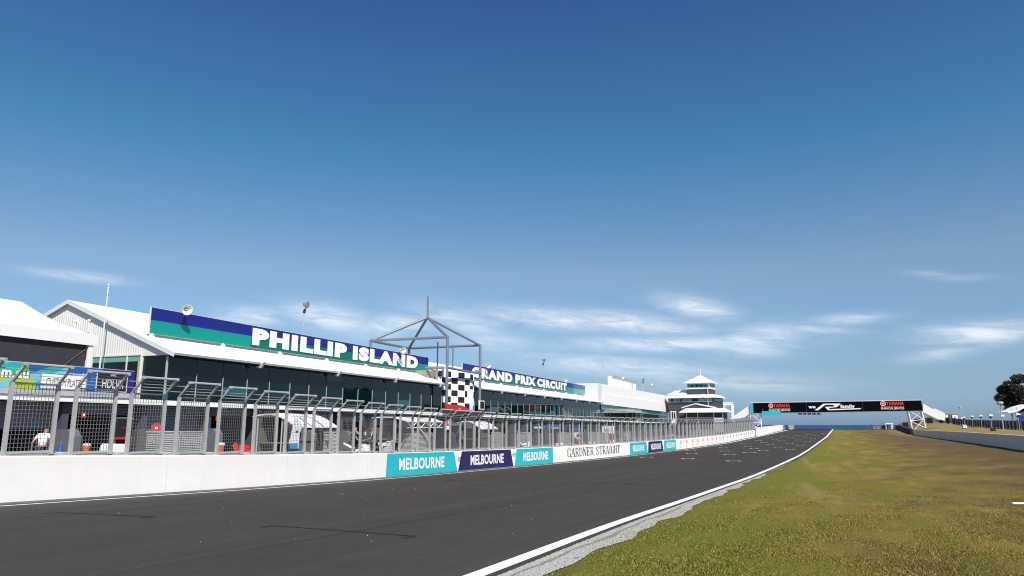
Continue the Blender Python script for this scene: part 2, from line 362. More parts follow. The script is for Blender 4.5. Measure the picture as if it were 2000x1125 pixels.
# road, with lateral/longitudinal coordinates for the asphalt
def road_mat():
    m = bpy.data.materials.new('worn_asphalt'); m.use_nodes = True; nt = m.node_tree; N = nt.nodes; L = nt.links; b = N['Principled BSDF']
    b.inputs['Roughness'].default_value = .85; b.inputs['Specular IOR Level'].default_value = .15
    uv = N.new('ShaderNodeUVMap'); uv.uv_map = 'track'; g = N.new('ShaderNodeNewGeometry')
    def noise(src, sc, det, rough, ms=(1, 1, 1)):
        mp = N.new('ShaderNodeMapping'); mp.inputs['Scale'].default_value = ms; L.new(src, mp.inputs[0])
        n = N.new('ShaderNodeTexNoise'); n.inputs['Scale'].default_value = sc; n.inputs['Detail'].default_value = det; n.inputs['Roughness'].default_value = rough
        L.new(mp.outputs[0], n.inputs['Vector']); return n.outputs[0]
    def rmp(src, a, b_, c0, c1):
        r = N.new('ShaderNodeMapRange'); r.inputs[1].default_value = a; r.inputs[2].default_value = b_; r.inputs[3].default_value = c0; r.inputs[4].default_value = c1; L.new(src, r.inputs[0]); return r.outputs[0]
    def mul(a, c):
        x = N.new('ShaderNodeMath'); x.operation = 'MULTIPLY'; L.new(a, x.inputs[0]); L.new(c, x.inputs[1]); return x.outputs[0]
    st = rmp(noise(uv.outputs[0], 1, 5, .6, (1.3, .035, 1)), .35, .65, .90, 1.10)          # rubbered racing line streaks
    st2 = rmp(noise(uv.outputs[0], 1, 3, .5, (5.5, .012, 1)), .56, .64, 1.0, .86)           # thin tyre tracks
    pt = rmp(noise(g.outputs['Position'], .45, 6, .7), .3, .7, .93, 1.07)
    fn = rmp(noise(g.outputs['Position'], 55, 3, .8), .3, .75, .78, 1.28)
    k = mul(mul(st, st2), mul(pt, fn))
    sx = N.new('ShaderNodeSeparateXYZ'); L.new(uv.outputs[0], sx.inputs[0])
    edge = rmp(sx.outputs[0], 2.4, .2, 1.0, 1.18); k = mul(k, edge)
    def mth(op, a, c=None, clamp=False):
        x = N.new('ShaderNodeMath'); x.operation = op; x.use_clamp = clamp
        for i, q in enumerate((a, c)):
            if q is None: continue
            if isinstance(q, (int, float)): x.inputs[i].default_value = q
            else: L.new(q, x.inputs[i])
        return x.outputs[0]
    brk = rmp(noise(uv.outputs[0], 1, 2, .5, (.3, .06, 1)), .42, .58, 0, 1)
    for u0, amp, fr, ph, wd_, dk in ((1.55, .10, .045, .3, .05, .30), (2.9, .22, .03, 1.2, .06, .20), (4.6, .5, .035, 2.2, .045, .28), (4.95, .5, .035, 2.2, .03, .18), (7.2, .9, .025, .4, .05, .22), (9.6, .6, .04, 3.9, .05, .22), (11.4, 1.2, .03, 5.1, .04, .2), (6.1, .02, .01, 0, .02, .35), (10.6, .02, .01, 0, .02, .30)):
        ds_ = mth('ABSOLUTE', mth('SUBTRACT', mth('SUBTRACT', sx.outputs[0], u0), mth('MULTIPLY', mth('SINE', mth('ADD', mth('MULTIPLY', sx.outputs[1], fr), ph)), amp)))
        mk = mth('SUBTRACT', 1.0, mth('DIVIDE', ds_, wd_ * 1.6), True); k = mul(k, mth('SUBTRACT', 1.0, mth('MULTIPLY', mth('MULTIPLY', mk, brk), min(.6, dk * 1.7))))
    mx = N.new('ShaderNodeMix'); mx.data_type = 'RGBA'; mx.blend_type = 'MULTIPLY'; mx.inputs[0].default_value = 1
    mx.inputs[6].default_value = (.0535, .0460, .0385, 1); L.new(k, mx.inputs[7]); L.new(mx.outputs[2], b.inputs['Base Color'])
    vo = N.new('ShaderNodeTexVoronoi'); vo.inputs['Scale'].default_value = 70; L.new(g.outputs['Position'], vo.inputs['Vector'])
    bp = N.new('ShaderNodeBump'); bp.inputs['Strength'].default_value = .35; bp.inputs['Distance'].default_value = .006; L.new(vo.outputs[0], bp.inputs['Height']); L.new(bp.outputs[0], b.inputs['Normal'])
    return m
def sheet(name, material, dfn, srange, zoff, ncol, uvname=None):
    m = mb(); uvs = []
    for s in srange:
        a, c = dfn(s)
        for t in np.linspace(0, 1, ncol):
            d = a + (c - a) * t; m.v.append(tuple(P(s, d, road_z(s) + zoff))); uvs.append((abs(road_left(s) - d), s))
    for i in range(len(srange) - 1):
        for j in range(ncol - 1):
            q = i * ncol + j; m.f.append((q, q + ncol, q + ncol + 1, q + 1)); m.m.append(0)
    o = m.build(name, material, None, True)
    if uvname:
        l = o.data.uv_layers.new(name=uvname); arr = np.array([uvs[v] for p in o.data.polygons for v in p.vertices]).ravel(); l.data.foreach_set('uv', arr)
    return tag(o, kind='structure')
sr_ = list(np.arange(-70, 0, 5)) + list(np.arange(0, 230, 1.0)) + list(np.arange(230, 330, 5))
sheet('road', road_mat(), lambda s: (wall_d(s) - .02, road_r(s)), sr_, 0, 9, 'track')
sl_ = [s for s in sr_ if s <= 215]
def lw(s): return .24 + .04 * sstep(0, 60, s) + .12 * sstep(100, 200, s)
def ll(s): return .13 + .25 * sstep(60, 190, s)
sheet('edge_line_by_pit_wall', linewhite, lambda s: (road_left(s) + .10, road_left(s) + .10 - ll(s)), sl_, .006, 2)
sheet('edge_line_by_grass', linewhite, lambda s: (road_r(s) + .17 + lw(s), road_r(s) + .17), sl_, .006, 2)

# gravel between asphalt and grass, ragged on the grass side
gravelm = mat('pale_gravel', (.19, .17, .14), .9, var=.45, vscale=26, bump=1.0, bscale=45)
rag = [nrg.normal() for _ in range(900)]
rag = np.convolve(rag, np.hanning(17) / 5.5, 'same')
m = mb(); sg_ = list(np.arange(-6, 62, .18))
for i, s in enumerate(sg_):
    w = max(.03, .34 * (1 - sstep(9, 40, s)) + .04 + .16 * rag[i])
    for t in (0, .35, .7, 1): m.v.append(tuple(P(s, road_r(s) - w * t, (road_z(s) - .012) + (terrain_z(s, road_r(s) - w * t) + .03 - road_z(s) + .012) * min(1, t * 2) - (.03 if t == 1 else 0))))
for i in range(len(sg_) - 1):
    for j in range(3):
        q = i * 4 + j; m.f.append((q, q + 4, q + 5, q + 1)); m.m.append(0)
struct('gravel_strip', m, gravelm)

# painted grid slots: pale ones ahead, blacked-out ones in the foreground
m = mb()
slots = [(1250, 1274, 893), (1330, 1354, 896), (1417, 1444, 900.5), (1340, 1361, 885.5), (1339, 1357, 879.5), (1412, 1434, 888), (1405, 1424, 881), (1404, 1420, 874.7), (1396, 1411, 870.8), (1533, 1551, 878), (1511, 1527, 873.5), (1464, 1480, 876), (1555, 1570, 870), (1497, 1511, 868), (1452, 1467, 871.6), (1535, 1549, 866), (1485, 1497, 864.5), (1446, 1459, 867), (1570, 1583, 863), (1520, 1533, 861.3), (1476, 1487, 860.5), (1552, 1564, 859.5), (1582, 1593, 856.5), (1508, 1519, 858), (1538, 1549, 855), (1498, 1508, 854.8), (1567, 1576, 853.5), (1590, 1600, 851), (1525, 1535, 853), (1551, 1560, 850.5), (1575, 1584, 848.5), (1604, 1608, 846.8), (1450, 1475, 884), (1480, 1500, 880)]
def slot(m, a, b, wd, tick, zo):
    for k, (p, q) in enumerate(((a, b),)):
        v = Vector((q[0] - p[0], q[1] - p[1])); v.normalize(); n = Vector((-v.y, v.x)) * wd
        if n.x < 0: n = -n
        quads = [((p[0], p[1]), (q[0], q[1]), (q[0] + n.x, q[1] + n.y), (p[0] + n.x, p[1] + n.y))]
        for e, sg in ((p, 1), (q, -1)):
            w2 = v * wd * 1.3 * sg; t2 = n.normalized() * -tick
            quads.append(((e[0], e[1]), (e[0] + w2.x, e[1] + w2.y), (e[0] + w2.x + t2.x, e[1] + w2.y + t2.y), (e[0] + t2.x, e[1] + t2.y)))
        for qd in quads: m.add([P(s, d, road_z(s) + zo) for s, d in qd], [(0, 1, 2, 3)])
for x0, x1, y in slots: slot(m, road_hit(x0, y), road_hit(x1, y), .14, .55, .007)
struct('white_grid_markings', m, linewhite)
m = mb()
for a, b in (((104, 1002), (302, 1012)), ((527, 1028), (811, 1050)), ((873, 938), (1000, 940.5)), ((1134, 943), (1281, 949)), ((1330, 905), (1420, 906))): slot(m, road_hit(*a), road_hit(*b), .09, .30, .006)
struct('black_grid_markings', m, lineblack)

# pit lane paving and sea
pitm = mat('pit_lane_paving', (.16, .155, .15), .85, var=.12, bump=.2, bscale=40)
m = mb(); sp_ = list(np.arange(-60, 300, 4))
for s in sp_:
    for d in (wall_d(s) + 1.6, 24, 30, 46): m.v.append(tuple(P(s, max(d, wall_d(s) + 1.6), terrain_z(s, max(d, wall_d(s) + 1.6)) + .03)))
for i in range(len(sp_) - 1):
    for j in range(3):
        q = i * 4 + j; m.f.append((q, q + 4, q + 5, q + 1)); m.m.append(0)
struct('pit_lane', m, pitm)
seam = mat('deep_sea_water', (.012, .045, .105), .5, var=.15, vscale=.004, bump=.6, bscale=.08, spec=.25)
m = mb(); n = 64
for r_ in (1, 2000, 8000, 25000, 70000):
    for i in range(n): a = 2 * math.pi * i / n; m.v.append((r_ * math.cos(a), r_ * math.sin(a) + 300, CZ - 36))
for j in range(4):
    for i in range(n): m.f.append((j * n + i, j * n + (i + 1) % n, (j + 1) * n + (i + 1) % n, (j + 1) * n + i)); m.m.append(0)
struct('sea', m, seam)

# ------------------------------------------------------------------ pit wall
WH = 1.2
def wheight(s): return WH
def wface(s, h, out=.0):                 # point on the track face of the pit wall, h = 0..1 of its height
    return P(s, wall_d(s) - out, road_z(s) + WH * h)
def wall_s(x, y=870):                    # where the ray through a column meets the wall face
    a, b, c = ray(x, y)
    for s in np.arange(6, 215, .1):
        if b / a * s <= wall_d(s): pass
        else: continue
        return s
    return 150.
def wall_s(x, y=870):
    a, b, c = ray(x, y); prev = None
    for s in np.arange(6, 215, .05):
        if s * b / a >= wall_d(s): return s
    return 215
S_END = 147.5
w = thing('pit_wall', 'long low white concrete pit wall along the left edge of the track, with painted boards', 'wall', P(12, wall_d(12), road_z(12)))
m = mb(); ss_ = list(np.arange(-30, S_END, 1.5)) + [S_END]
for s in ss_:
    z = road_z(s)
    for dd, zz in ((0, -.1), (0, WH - .03), (.03, WH), (.37, WH), (.4, WH - .03), (.4, -.1)): m.v.append(tuple(P(s, wall_d(s) + dd, z + zz)))
for i in range(len(ss_) - 1):
    for j in range(5):
        q = i * 6 + j; m.f.append((q, q + 6, q + 7, q + 1)); m.m.append(0)
m.f.append(tuple(range(6))); m.m.append(0); k = len(m.v) - 6; m.f.append(tuple(range(k, k + 6))); m.m.append(0)
m.build('concrete_body', wallwhite, w)
m = mb()
for s in np.arange(-12, S_END, 6.0):
    m.hexa([wface(s, 0, .002), wface(s + .02, 0, .002), wface(s + .02, .98, .002), wface(s, .98, .002), wface(s, 0, -.01), wface(s + .02, 0, -.01), wface(s + .02, .98, -.01), wface(s, .98, -.01)])
m.build('joint_line', mat('joint_grey', (.68, .66, .63), .8), w)
m = mb()
for i in range(len(ss_) - 1):
    a, b = ss_[i], ss_[i + 1]
    m.add([wface(a, 0, .006), wface(b, 0, .006), wface(b, .04, .006), wface(a, .04, .006)], [(0, 1, 2, 3)])
m.build('grimy_base', mat('grimy_concrete', (.22, .20, .18), .9, var=.3, vscale=5), w)
def board(name, xs, h0, h1, material, lab, letters=None, lx=None, lh=(.27, .78)):
    (x0t, x1t, x0b, x1b) = xs
    a0, a1, b0, b1 = wall_s(x0t), wall_s(x1t), wall_s(x0b), wall_s(x1b)
    m = mb(); n = 10
    for i in range(n + 1):
        t = i / n; m.v.append(tuple(wface(b0 + (b1 - b0) * t, h0, .008))); m.v.append(tuple(wface(a0 + (a1 - a0) * t, h1, .008)))
    for i in range(n): m.f.append((2 * i, 2 * i + 2, 2 * i + 3, 2 * i + 1)); m.m.append(0)
    o = m.build(name, material, w); o['label'] = lab
    if letters:
        s0, s1 = wall_s(lx[0]), wall_s(lx[1]); m = mb()
        text(m, letters, lambda u, v: wface(s0 + (s1 - s0) * u, lh[0] + (lh[1] - lh[0]) * v, .016), .035)
        m.build('lettering', letterw, o)
board('painted_board', (756, 886.5, 754.5, 893.5), .05, .985, cyan, 'nearest teal board with a slanted right end', 'MELBOURNE', (780, 867.5))
board('painted_board', (902, 996.5, 894.5, 1002), .05, .985, dnavy, 'nearer navy trapezoid board', 'MELBOURNE', (919, 983))
board('painted_board', (1009, 1079.5, 1004, 1080), .05, .985, cyan, 'teal board left of the black lettering', 'MELBOURNE', (1021.5, 1069.5))
board('painted_board', (1230, 1262, 1230, 1264.5), .05, .985, cyan, 'teal board right of the black lettering', 'MELBOURNE', (1235.5, 1257.5))
board('painted_board', (1266.5, 1293, 1265, 1295.5), .05, .985, dnavy, 'farther navy trapezoid board', 'MELBOURNE', (1271, 1290.5))
board('painted_board', (1297, 1320, 1296.5, 1320.5), .05, .985, cyan, 'farthest small teal board', 'MELBOURNE', (1301.5, 1318))
# condensed serif lettering painted straight on the wall
SER = {   # strokes: (x0, y0, x1, y1, thick) in a unit box, plus serif ticks (x, y)
 'G': ([(.18, .12, .18, .88, 1), (.18, .88, .42, 1, .6), (.42, 1, .72, .95, .5), (.72, .95, .86, .78, .6), (.18, .12, .42, 0, .6), (.42, 0, .72, .06, .5), (.78, .05, .78, .42, 1)], [(.78, .42), (.86, .80)]),
 'A': ([(.1, 0, .45, 1, .45), (.5, 1, .85, 0, 1.05), (.26, .34, .70, .34, .4)], [(.1, 0), (.86, 0)]),
 'R': ([(.22, 0, .22, 1, 1), (.22, .97, .62, .97, .4), (.62, .97, .76, .85, .7), (.76, .85, .76, .66, .9), (.76, .66, .62, .52, .7), (.22, .5, .62, .5, .4), (.5, .5, .84, 0, 1)], [(.22, 0), (.16, 1), (.88, 0)]),
 'D': ([(.22, 0, .22, 1, 1), (.22, .97, .55, .97, .4), (.55, .97, .78, .75, .7), (.8, .75, .8, .25, 1), (.78, .25, .55, .03, .7), (.22, .03, .55, .03, .4)], [(.16, 0), (.16, 1)]),
 'N': ([(.18, 0, .18, 1, .45), (.2, 1, .8, 0, 1.05), (.82, 0, .82, 1, .45)], [(.18, 0), (.14, 1), (.82, 1)]),
 'E': ([(.22, 0, .22, 1, 1), (.22, .97, .8, .97, .4), (.22, .5, .62, .5, .4), (.22, .03, .82, .03, .4), (.82, .03, .82, .25, .4), (.8, .97, .8, .77, .4), (.62, .38, .62, .62, .35)], [(.16, 0), (.16, 1)]),
 'S': ([(.78, .98, .78, .74, .4), (.78, .86, .55, .98, .5), (.55, .98, .3, .94, .5), (.3, .94, .18, .76, .8), (.18, .76, .34, .58, 1), (.34, .58, .66, .42, 1.1), (.66, .42, .82, .24, 1), (.82, .24, .68, .05, .8), (.68, .05, .42, .02, .5), (.42, .02, .18, .16, .5), (.18, .02, .18, .28, .4)], []),
 'T': ([(.5, 0, .5, 1, 1), (.08, .97, .92, .97, .4), (.08, .97, .08, .76, .4), (.92, .97, .92, .76, .4)], [(.5, 0)]),
 'I': ([(.5, 0, .5, 1, 1)], [(.5, 0), (.5, 1)]),
 'H': ([(.2, 0, .2, 1, 1), (.8, 0, .8, 1, 1), (.2, .5, .8, .5, .4)], [(.2, 0), (.2, 1), (.8, 0), (.8, 1)])}
m = mb(); s0, s1 = wall_s(1107), wall_s(1210.5); word = 'GARDNER STRAIGHT'
wid = {'I': .55, ' ': .55}; tot = sum(wid.get(c, 1) for c in word); x = 0
def wf(u, v, o=.012): return wface(s0 + (s1 - s0) * u, .30 + .56 * v, o)
for c in word:
    cw = wid.get(c, 1)
    if c != ' ':
        for k, (xa, ya, xb, yb, th) in enumerate(SER[c][0]):
            if c == 'I': xa = xb = .5
            hw = .085 * th; dx, dy = xb - xa, yb - ya; L_ = math.hypot(dx, dy) or 1; nx, ny = -dy / L_ * hw, dx / L_ * hw * .45
            if abs(dy) < .03: ny = .03
            q = [(xa + nx, ya + ny), (xb + nx, yb + ny), (xb - nx, yb - ny), (xa - nx, ya - ny)]
            m.add([wf((x + (a * cw if c != 'I' else .5 * cw + (a - .5))) / tot, b, .012 + .001 * (k % 3)) for a, b in q], [(0, 1, 2, 3)])
        for (xa, ya) in SER[c][1]:
            cx = x + (xa * cw if c != 'I' else .5 * cw); yy = .02 if ya < .5 else ya - .02
            m.add([wf((cx + a * .16) / tot, yy + b * .022, .0155) for a, b in ((-1, -1), (1, -1), (1, 1), (-1, 1))], [(0, 1, 2, 3)])
    x += cw
o = m.build('painted_lettering', lineblack, w); o['label'] = 'tall thin black serif lettering'
# pale red stamps toward the far end of the wall
xs_ = [1329.5, 1341.5, 1353, 1363.5, 1373.5, 1382.5, 1391.5, 1399.5, 1407, 1414, 1421, 1427.5, 1433.5, 1439.5, 1444.5, 1449.5, 1454.5, 1459.5, 1463.5, 1467.5, 1472]
for x_ in xs_:
    c = wall_s(x_); hw = .36
    m = mb(); text(m, 'VR', lambda u, v: wface(c - hw + 2 * hw * u, .52 + .34 * v, .010), .06); m.build('red_stamp', paler, w)
    m = mb(); m.add([wface(c - hw, .2, .010), wface(c + hw, .2, .010), wface(c + hw, .25, .010), wface(c - hw, .25, .010), wface(c - hw * .8, .3, .010), wface(c + hw * .8, .3, .010), wface(c + hw * .8, .38, .010), wface(c - hw * .8, .38, .010)], [(0, 1, 2, 3), (4, 5, 6, 7)])
    m.build('grey_stamp', palegrey, w)
# small marks between the boards
m = mb(); s_ = wall_s(891.5); text(m, '@', lambda u, v: wface(s_ + .1 + .5 * u, .50 + .22 * v, .012), .0); m.build('small_emblem', dnavy, w)
m = mb(); s_ = wall_s(1004); text(m, 'e', lambda u, v: wface(s_ - .3 + .55 * u, .58 + .2 * v, .012), .0); m.build('small_emblem', cyan, w)

# second, taller white wall beyond the fence and the grey block after it
def w2d(s): return 6.75 + (2.75 - 6.75) * (s - 149.5) / 40.5
w2 = thing('barrier_wall', 'short white concrete wall past the end of the fence, below the overhead bridge', 'wall', P(150, 6.75, road_z(150)))
m = mb(); q = list(np.arange(149.6, 190.1, 4.04))
for s in q:
    z = road_z(s); h = 1.62 - (s - 149.6) * .0095
    for dd, zz in ((0, -.1), (0, h), (.4, h), (.4, -.1)): m.v.append(tuple(P(s, w2d(s) + dd, z + zz)))
for i in range(len(q) - 1):
    for j in range(3): k = i * 4 + j; m.f.append((k, k + 4, k + 5, k + 1)); m.m.append(0)
m.f.append((0, 1, 2, 3)); m.m.append(0)
m.build('concrete_body', wallwhite, w2)
m = mb()
for s in (157.6, 165.7, 173.8, 181.9):
    z = road_z(s); m.hexa([P(s, w2d(s) - .003, z), P(s + .05, w2d(s) - .003, z), P(s + .05, w2d(s) + .01, z), P(s, w2d(s) + .01, z), P(s, w2d(s) - .003, z + 1.2), P(s + .05, w2d(s) - .003, z + 1.2), P(s + .05, w2d(s) + .01, z + 1.2), P(s, w2d(s) + .01, z + 1.2)])
m.build('joint_line', MATS['joint_grey'], w2)
gb = thing('guard_rail', 'low grey steel guard rail at the crest, right of the short white wall', 'guard rail', P(193, 2.4, road_z(193)))
m = mb()
for k in range(4):
    z0 = .12 + k * .26; m.hexa([P(191, 2.55, road_z(191) + z0), P(203, 0.15, road_z(203) + z0), P(203, .3, road_z(203) + z0), P(191, 2.7, road_z(191) + z0), P(191, 2.55, road_z(191) + z0 + .2), P(203, .15, road_z(203) + z0 + .2), P(203, .3, road_z(203) + z0 + .2), P(191, 2.7, road_z(191) + z0 + .2)])
m.build('rail', galv, gb)
for t in (0.02, .25, .5, .75, .98):
    s = 191 + 12 * t; d = 2.75 - 2.4 * t; mb().sdz(s, s + .15, d, d + .15, road_z(s) - .1, road_z(s) + 1.15).build('post', galvd, gb)

# ------------------------------------------------------------------ debris fence on the wall
PW, PERIOD = 1.28, 1.85
EL_, TIP_O, TIP_U = 1.88, .43, .44
def fence_proto():
    root = thing('fence_panel', 'proto', 'fence panel', (0, 0, 0), 'debris fence panels standing on the pit wall')
    for x in (0, PW):
        m = mb(); m.box(x - .04, x + .04, -.05, .05, 0, EL_); m.box(x - .11, x + .11, -.09, .09, 0, .025)
        for k in range(17): m.box(x - .047, x + .047, .052, .06, .09 + k * .108, .10 + k * .108)
        m.build('post', galv, root)
        m = mb(); m.hexa([(x - .03, -.02, EL_ - .02), (x + .03, -.02, EL_ - .02), (x + .03, .05, EL_ - .02), (x - .03, .05, EL_ - .02), (x - .03, -TIP_O - .03, EL_ + TIP_U), (x + .03, -TIP_O - .03, EL_ + TIP_U), (x + .03, -TIP_O + .03, EL_ + TIP_U + .03), (x - .03, -TIP_O + .03, EL_ + TIP_U + .03)])
        m.box(x - .045, x + .045, -TIP_O - .05, -TIP_O + .05, EL_ + TIP_U - .03, EL_ + TIP_U + .06)
        m.build('overhang_arm', galv, root)
    m = mb(); m.tube((-.05, -TIP_O, EL_ + TIP_U + .015), (PW + .05, -TIP_O, EL_ + TIP_U + .015), .04, 8); m.build('top_tube', galv, root)
    m = mb(); m.box(.04, PW - .04, -.022, .022, EL_ - .045, EL_); m.build('top_rail', galv, root)
    m = mb(); m.box(.04, PW - .04, -.03, .03, .04, .10); m.build('bottom_rail', galv, root)
    m = mb(); w_ = .005
    for k in range(1, 12): x = .04 + (PW - .08) * k / 12; m.box(x - w_, x + w_, -w_, w_, .10, EL_ - .045)
    for k in range(1, 17): z = .09 + k * .108; m.box(.04, PW - .04, -w_ * 3, -w_, z - w_, z + w_)
    m.build('wire_mesh', mat('mesh_wire', (.18, .19, .19), .6), root)
    m = mb()
    for k in range(1, 5):
        t = k / 5; y = -TIP_O * t + .01; z = EL_ + TIP_U * t; x1 = PERIOD if k in (1, 3) else PW
        m.tube((0, y, z), (x1, y, z), .011, 5)
    m.build('overhang_wire', galv, root)
    return root
ORD = ['first', 'second', 'third', 'fourth', 'fifth', 'sixth', 'seventh', 'eighth', 'ninth', 'tenth', 'eleventh', 'twelfth', 'thirteenth', 'fourteenth', 'fifteenth', 'sixteenth', 'seventeenth', 'eighteenth', 'nineteenth', 'twentieth']
ZONES = [(0, 755, 'grey mesh fence panel above the blank white wall, {} from the left'), (755, 893, 'grey mesh fence panel above the nearest teal board, {} from its left'),
         (893, 1002, 'grey mesh fence panel above the nearer navy board, {} from its left'), (1002, 1080, 'grey mesh fence panel above the teal board left of the lettering, {} from its left'),
         (1080, 1230, 'grey mesh fence panel above the black serif lettering stretch, {} from its left'), (1230, 1322, 'small grey mesh fence panel above the three farther boards, {} from their left'),
         (1322, 1600, 'tiny grey mesh fence panel at the far end, above the pale red stamps')]
def project_x(v):
    y = v.y; zc = y * cp + (v.z - CZ) * sp; return 1000 + FPX * v.x / zc
fp = fence_proto(); s = 12.83 - PERIOD; cnt = {}; i = 0
while s < S_END - 1.5:
    base = P(s, wall_d(s) + .12, road_z(s) + WH); s2 = s + .5; b2 = P(s2, wall_d(s2) + .12, road_z(s2) + WH)
    o = fp if i == 0 else copy_tree(fp)
    o.location = base; o.rotation_euler = (0, 0, math.atan2(b2.y - base.y, b2.x - base.x))
    mid = project_x(P(s + .6, wall_d(s + .6), road_z(s) + 2))
    zi = next(k for k, z in enumerate(ZONES) if mid < z[1]); n_ = cnt.get(zi, 0); cnt[zi] = n_ + 1
    o['label'] = ZONES[zi][2].format(ORD[min(n_, 19)]); i += 1
    s += PERIOD / math.sqrt(1 + ((wall_d(s + 1) - wall_d(s)) ** 2))
rail = thing('hand_rail', 'thin grey steel kerb rail lying along the top of the pit wall under the fence', 'rail', P(12, wall_d(12) + .2, road_z(12) + WH))
m = mb(); q = list(np.arange(6, S_END, 3))
for a, b in zip(q[:-1], q[1:]): m.tube(P(a, wall_d(a) + .34, road_z(a) + WH + .05), P(b, wall_d(b) + .34, road_z(b) + WH + .05), .05, 6)
m.build('tube', galv, rail)

# ------------------------------------------------------------------ pit buildings
DE, ZE = 34.3, 4.25            # eave line
DG = 37.0                      # glass line
DR, ZR = 43.7, 8.0             # ridge
DS = 37.15                     # sign face
S1, S1E = 32.95, 69.6
S2, S2E = 78.2, 137.4
def zb(s): return 1.39 + (s - 29.4) * (.52 - 1.39) / 189.7 + .02        # top of the balcony band
def roof_z(d): return ZE + (ZR - ZE) * (d - DE) / (DR - DE)
DIV = [2.0, 6.9, 11.8, 16.7, 21.5, 26.4, 31.3, 36.2, 41.0, 45.9, 50.7, 55.6, 60.4, 65.3, 70.2]
def garages(root, divs, opens):
    """dividing walls, back wall, ceiling and roller shutters of a row of garages"""
    a, b = divs[0], divs[-1]
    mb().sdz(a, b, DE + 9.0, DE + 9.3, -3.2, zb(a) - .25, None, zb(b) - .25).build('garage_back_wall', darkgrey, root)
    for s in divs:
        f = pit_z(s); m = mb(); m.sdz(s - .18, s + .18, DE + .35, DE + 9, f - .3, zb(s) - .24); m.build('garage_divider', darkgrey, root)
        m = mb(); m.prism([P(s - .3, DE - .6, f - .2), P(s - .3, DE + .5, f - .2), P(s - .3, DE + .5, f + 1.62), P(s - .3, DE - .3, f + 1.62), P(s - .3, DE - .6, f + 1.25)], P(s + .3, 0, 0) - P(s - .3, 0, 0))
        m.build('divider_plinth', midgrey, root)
    for (s0, s1), hgt in opens:
        f = pit_z(s0); top = zb(s0) - .3
        m = mb(); m.sdz(s0 + .2, s1 - .2, DE + 1.0, DE + 1.06, f + hgt, top); m.sdz(s0 + .2, s1 - .2, DE + .98, DE + 1.1, f + hgt - .08, f + hgt); m.build('roller_shutter', shutterm, root)
def long_building(name, label, s0, s1, band, divs, opens, near_gable):
    root = thing(name, label, 'building', P(s0, DG, pit_z(s0)))
    # roof: two slopes
    o_ = .35 if near_gable else 0.02
    th = Vector((0, 0, -.12))
    m = mb(); m.prism([P(s0 - o_, DE, ZE), P(s1, DE, ZE), P(s1, DR, ZR), P(s0 - o_, DR, ZR)], th); m.build('roof_slope', roofwhite, root)
    m = mb(); m.prism([P(s0 - o_, DR + .003, ZR), P(s1, DR + .003, ZR), P(s1, 2 * DR - DE, ZE), P(s0 - o_, 2 * DR - DE, ZE)], th); m.build('roof_slope', roofwhite, root)
    m = mb(); m.sdz(s0 - o_, s1, DE - .14, DE - .005, ZE - .15, ZE - .02); m.build('gutter', gutter, root)
    mb().sdz(s0, s1, DE + .05, DE + .6, ZE - .16, ZE - .13).build('soffit', mat('dark_teal_soffit', (.015, .05, .055), .5), root)
    n = max(2, int(round((s1 - s0) / 9)))
    for k in range(1, n + 1):
        s = s0 + (s1 - s0) * (k - .22) / n
        m = mb(); m.prism([P(s, DE - .36, ZE - .0), P(s, DE + .0, ZE - .16), P(s, DE + .3, ZE - .36), P(s, DE - .1, ZE - .40)], P(s + .22, 0, 0) - P(s, 0, 0)); m.build('eave_bracket', trim, root)
    # glazed upper floor flush under the eave
    DF = DE + .62
    m = mb(); npn = int(round((s1 - s0 - .2) / 2.35)); w_ = (s1 - s0 - .2) / npn
    for k in range(npn):
        a = s0 - .1 + k * w_; j = rng.uniform(-.010, .010); z0 = zb(a) + .01
        m.hexa([P(a + .012, DF + j, z0), P(a + w_ - .012, DF - j, z0), P(a + w_ - .012, DF + .05 - j, z0), P(a + .012, DF + .05 + j, z0), P(a + .012, DF + j, ZE - .15), P(a + w_ - .012, DF - j, ZE - .15), P(a + w_ - .012, DF + .05 - j, ZE - .15), P(a + .012, DF + .05 + j, ZE - .15)])
    m.build('window_wall', glass, root)
    m = mb()
    for k in range(npn + 1): a = s0 - .1 + k * w_; m.sdz(a - .012, a + .012, DF - .012, DF + .06, zb(a) + .01, ZE - .15)
    m.build('mullions', mat('dark_frame', (.03, .06, .065), .4), root)
    m = mb()
    for k in range(npn): a = s0 - .1 + (k + 1.0) * w_; m.sdz(a - .03, a + .02, DF - .05, DF - .015, zb(a), zb(a) + 1.75)
    m.build('half_height_posts', mat('pale_green_rail', (.40, .46, .44), .4), root)
    for k in range(2, npn, 5):             # pale blinds half lowered behind some panes
        a = s0 - .1 + k * w_; m = mb(); m.sdz(a + .03, a + w_ - .03, DF - .014, DF - .011, ZE - .75 if k % 2 else zb(a) + .5, ZE - .17 if k % 2 else zb(a) + 1.05); m.build('blind', mat('teal_blind', (.02, .10, .12), .25), root)
    # balcony slab with its white edge
    b0, b1 = band
    m = mb(); m.sdz(b0, b1, DE + .06, DG + 6.5, zb(b0) - .24, zb(b0) - .02, zb(b1) - .24, zb(b1) - .02); m.build('balcony_slab', midgrey, root)
    m = mb(); m.sdz(b0, b1, DE - .05, DE + .055, zb(b0) - .28, zb(b0), zb(b1) - .28, zb(b1)); m.build('balcony_edge', white, root)
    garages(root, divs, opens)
    return root
op1 = [((21.5, 26.4), 1.72), ((16.7, 21.5), 1.75), ((11.8, 16.7), 1.7), ((31.3, 36.2), 1.3), ((26.4, 31.3), 2.45), ((36.2, 41.0), 2.5), ((41.0, 45.9), 2.55), ((45.9, 50.7), 2.5), ((50.7, 55.6), 2.4), ((55.6, 60.4), 2.2), ((60.4, 65.3), .9), ((65.3, 70.2), 2.3)]
b1 = long_building('pit_building', 'nearest white roofed pit building with dark teal upper windows and grey garages below', S1, S1E, (-30, 70.4), DIV, op1, True)
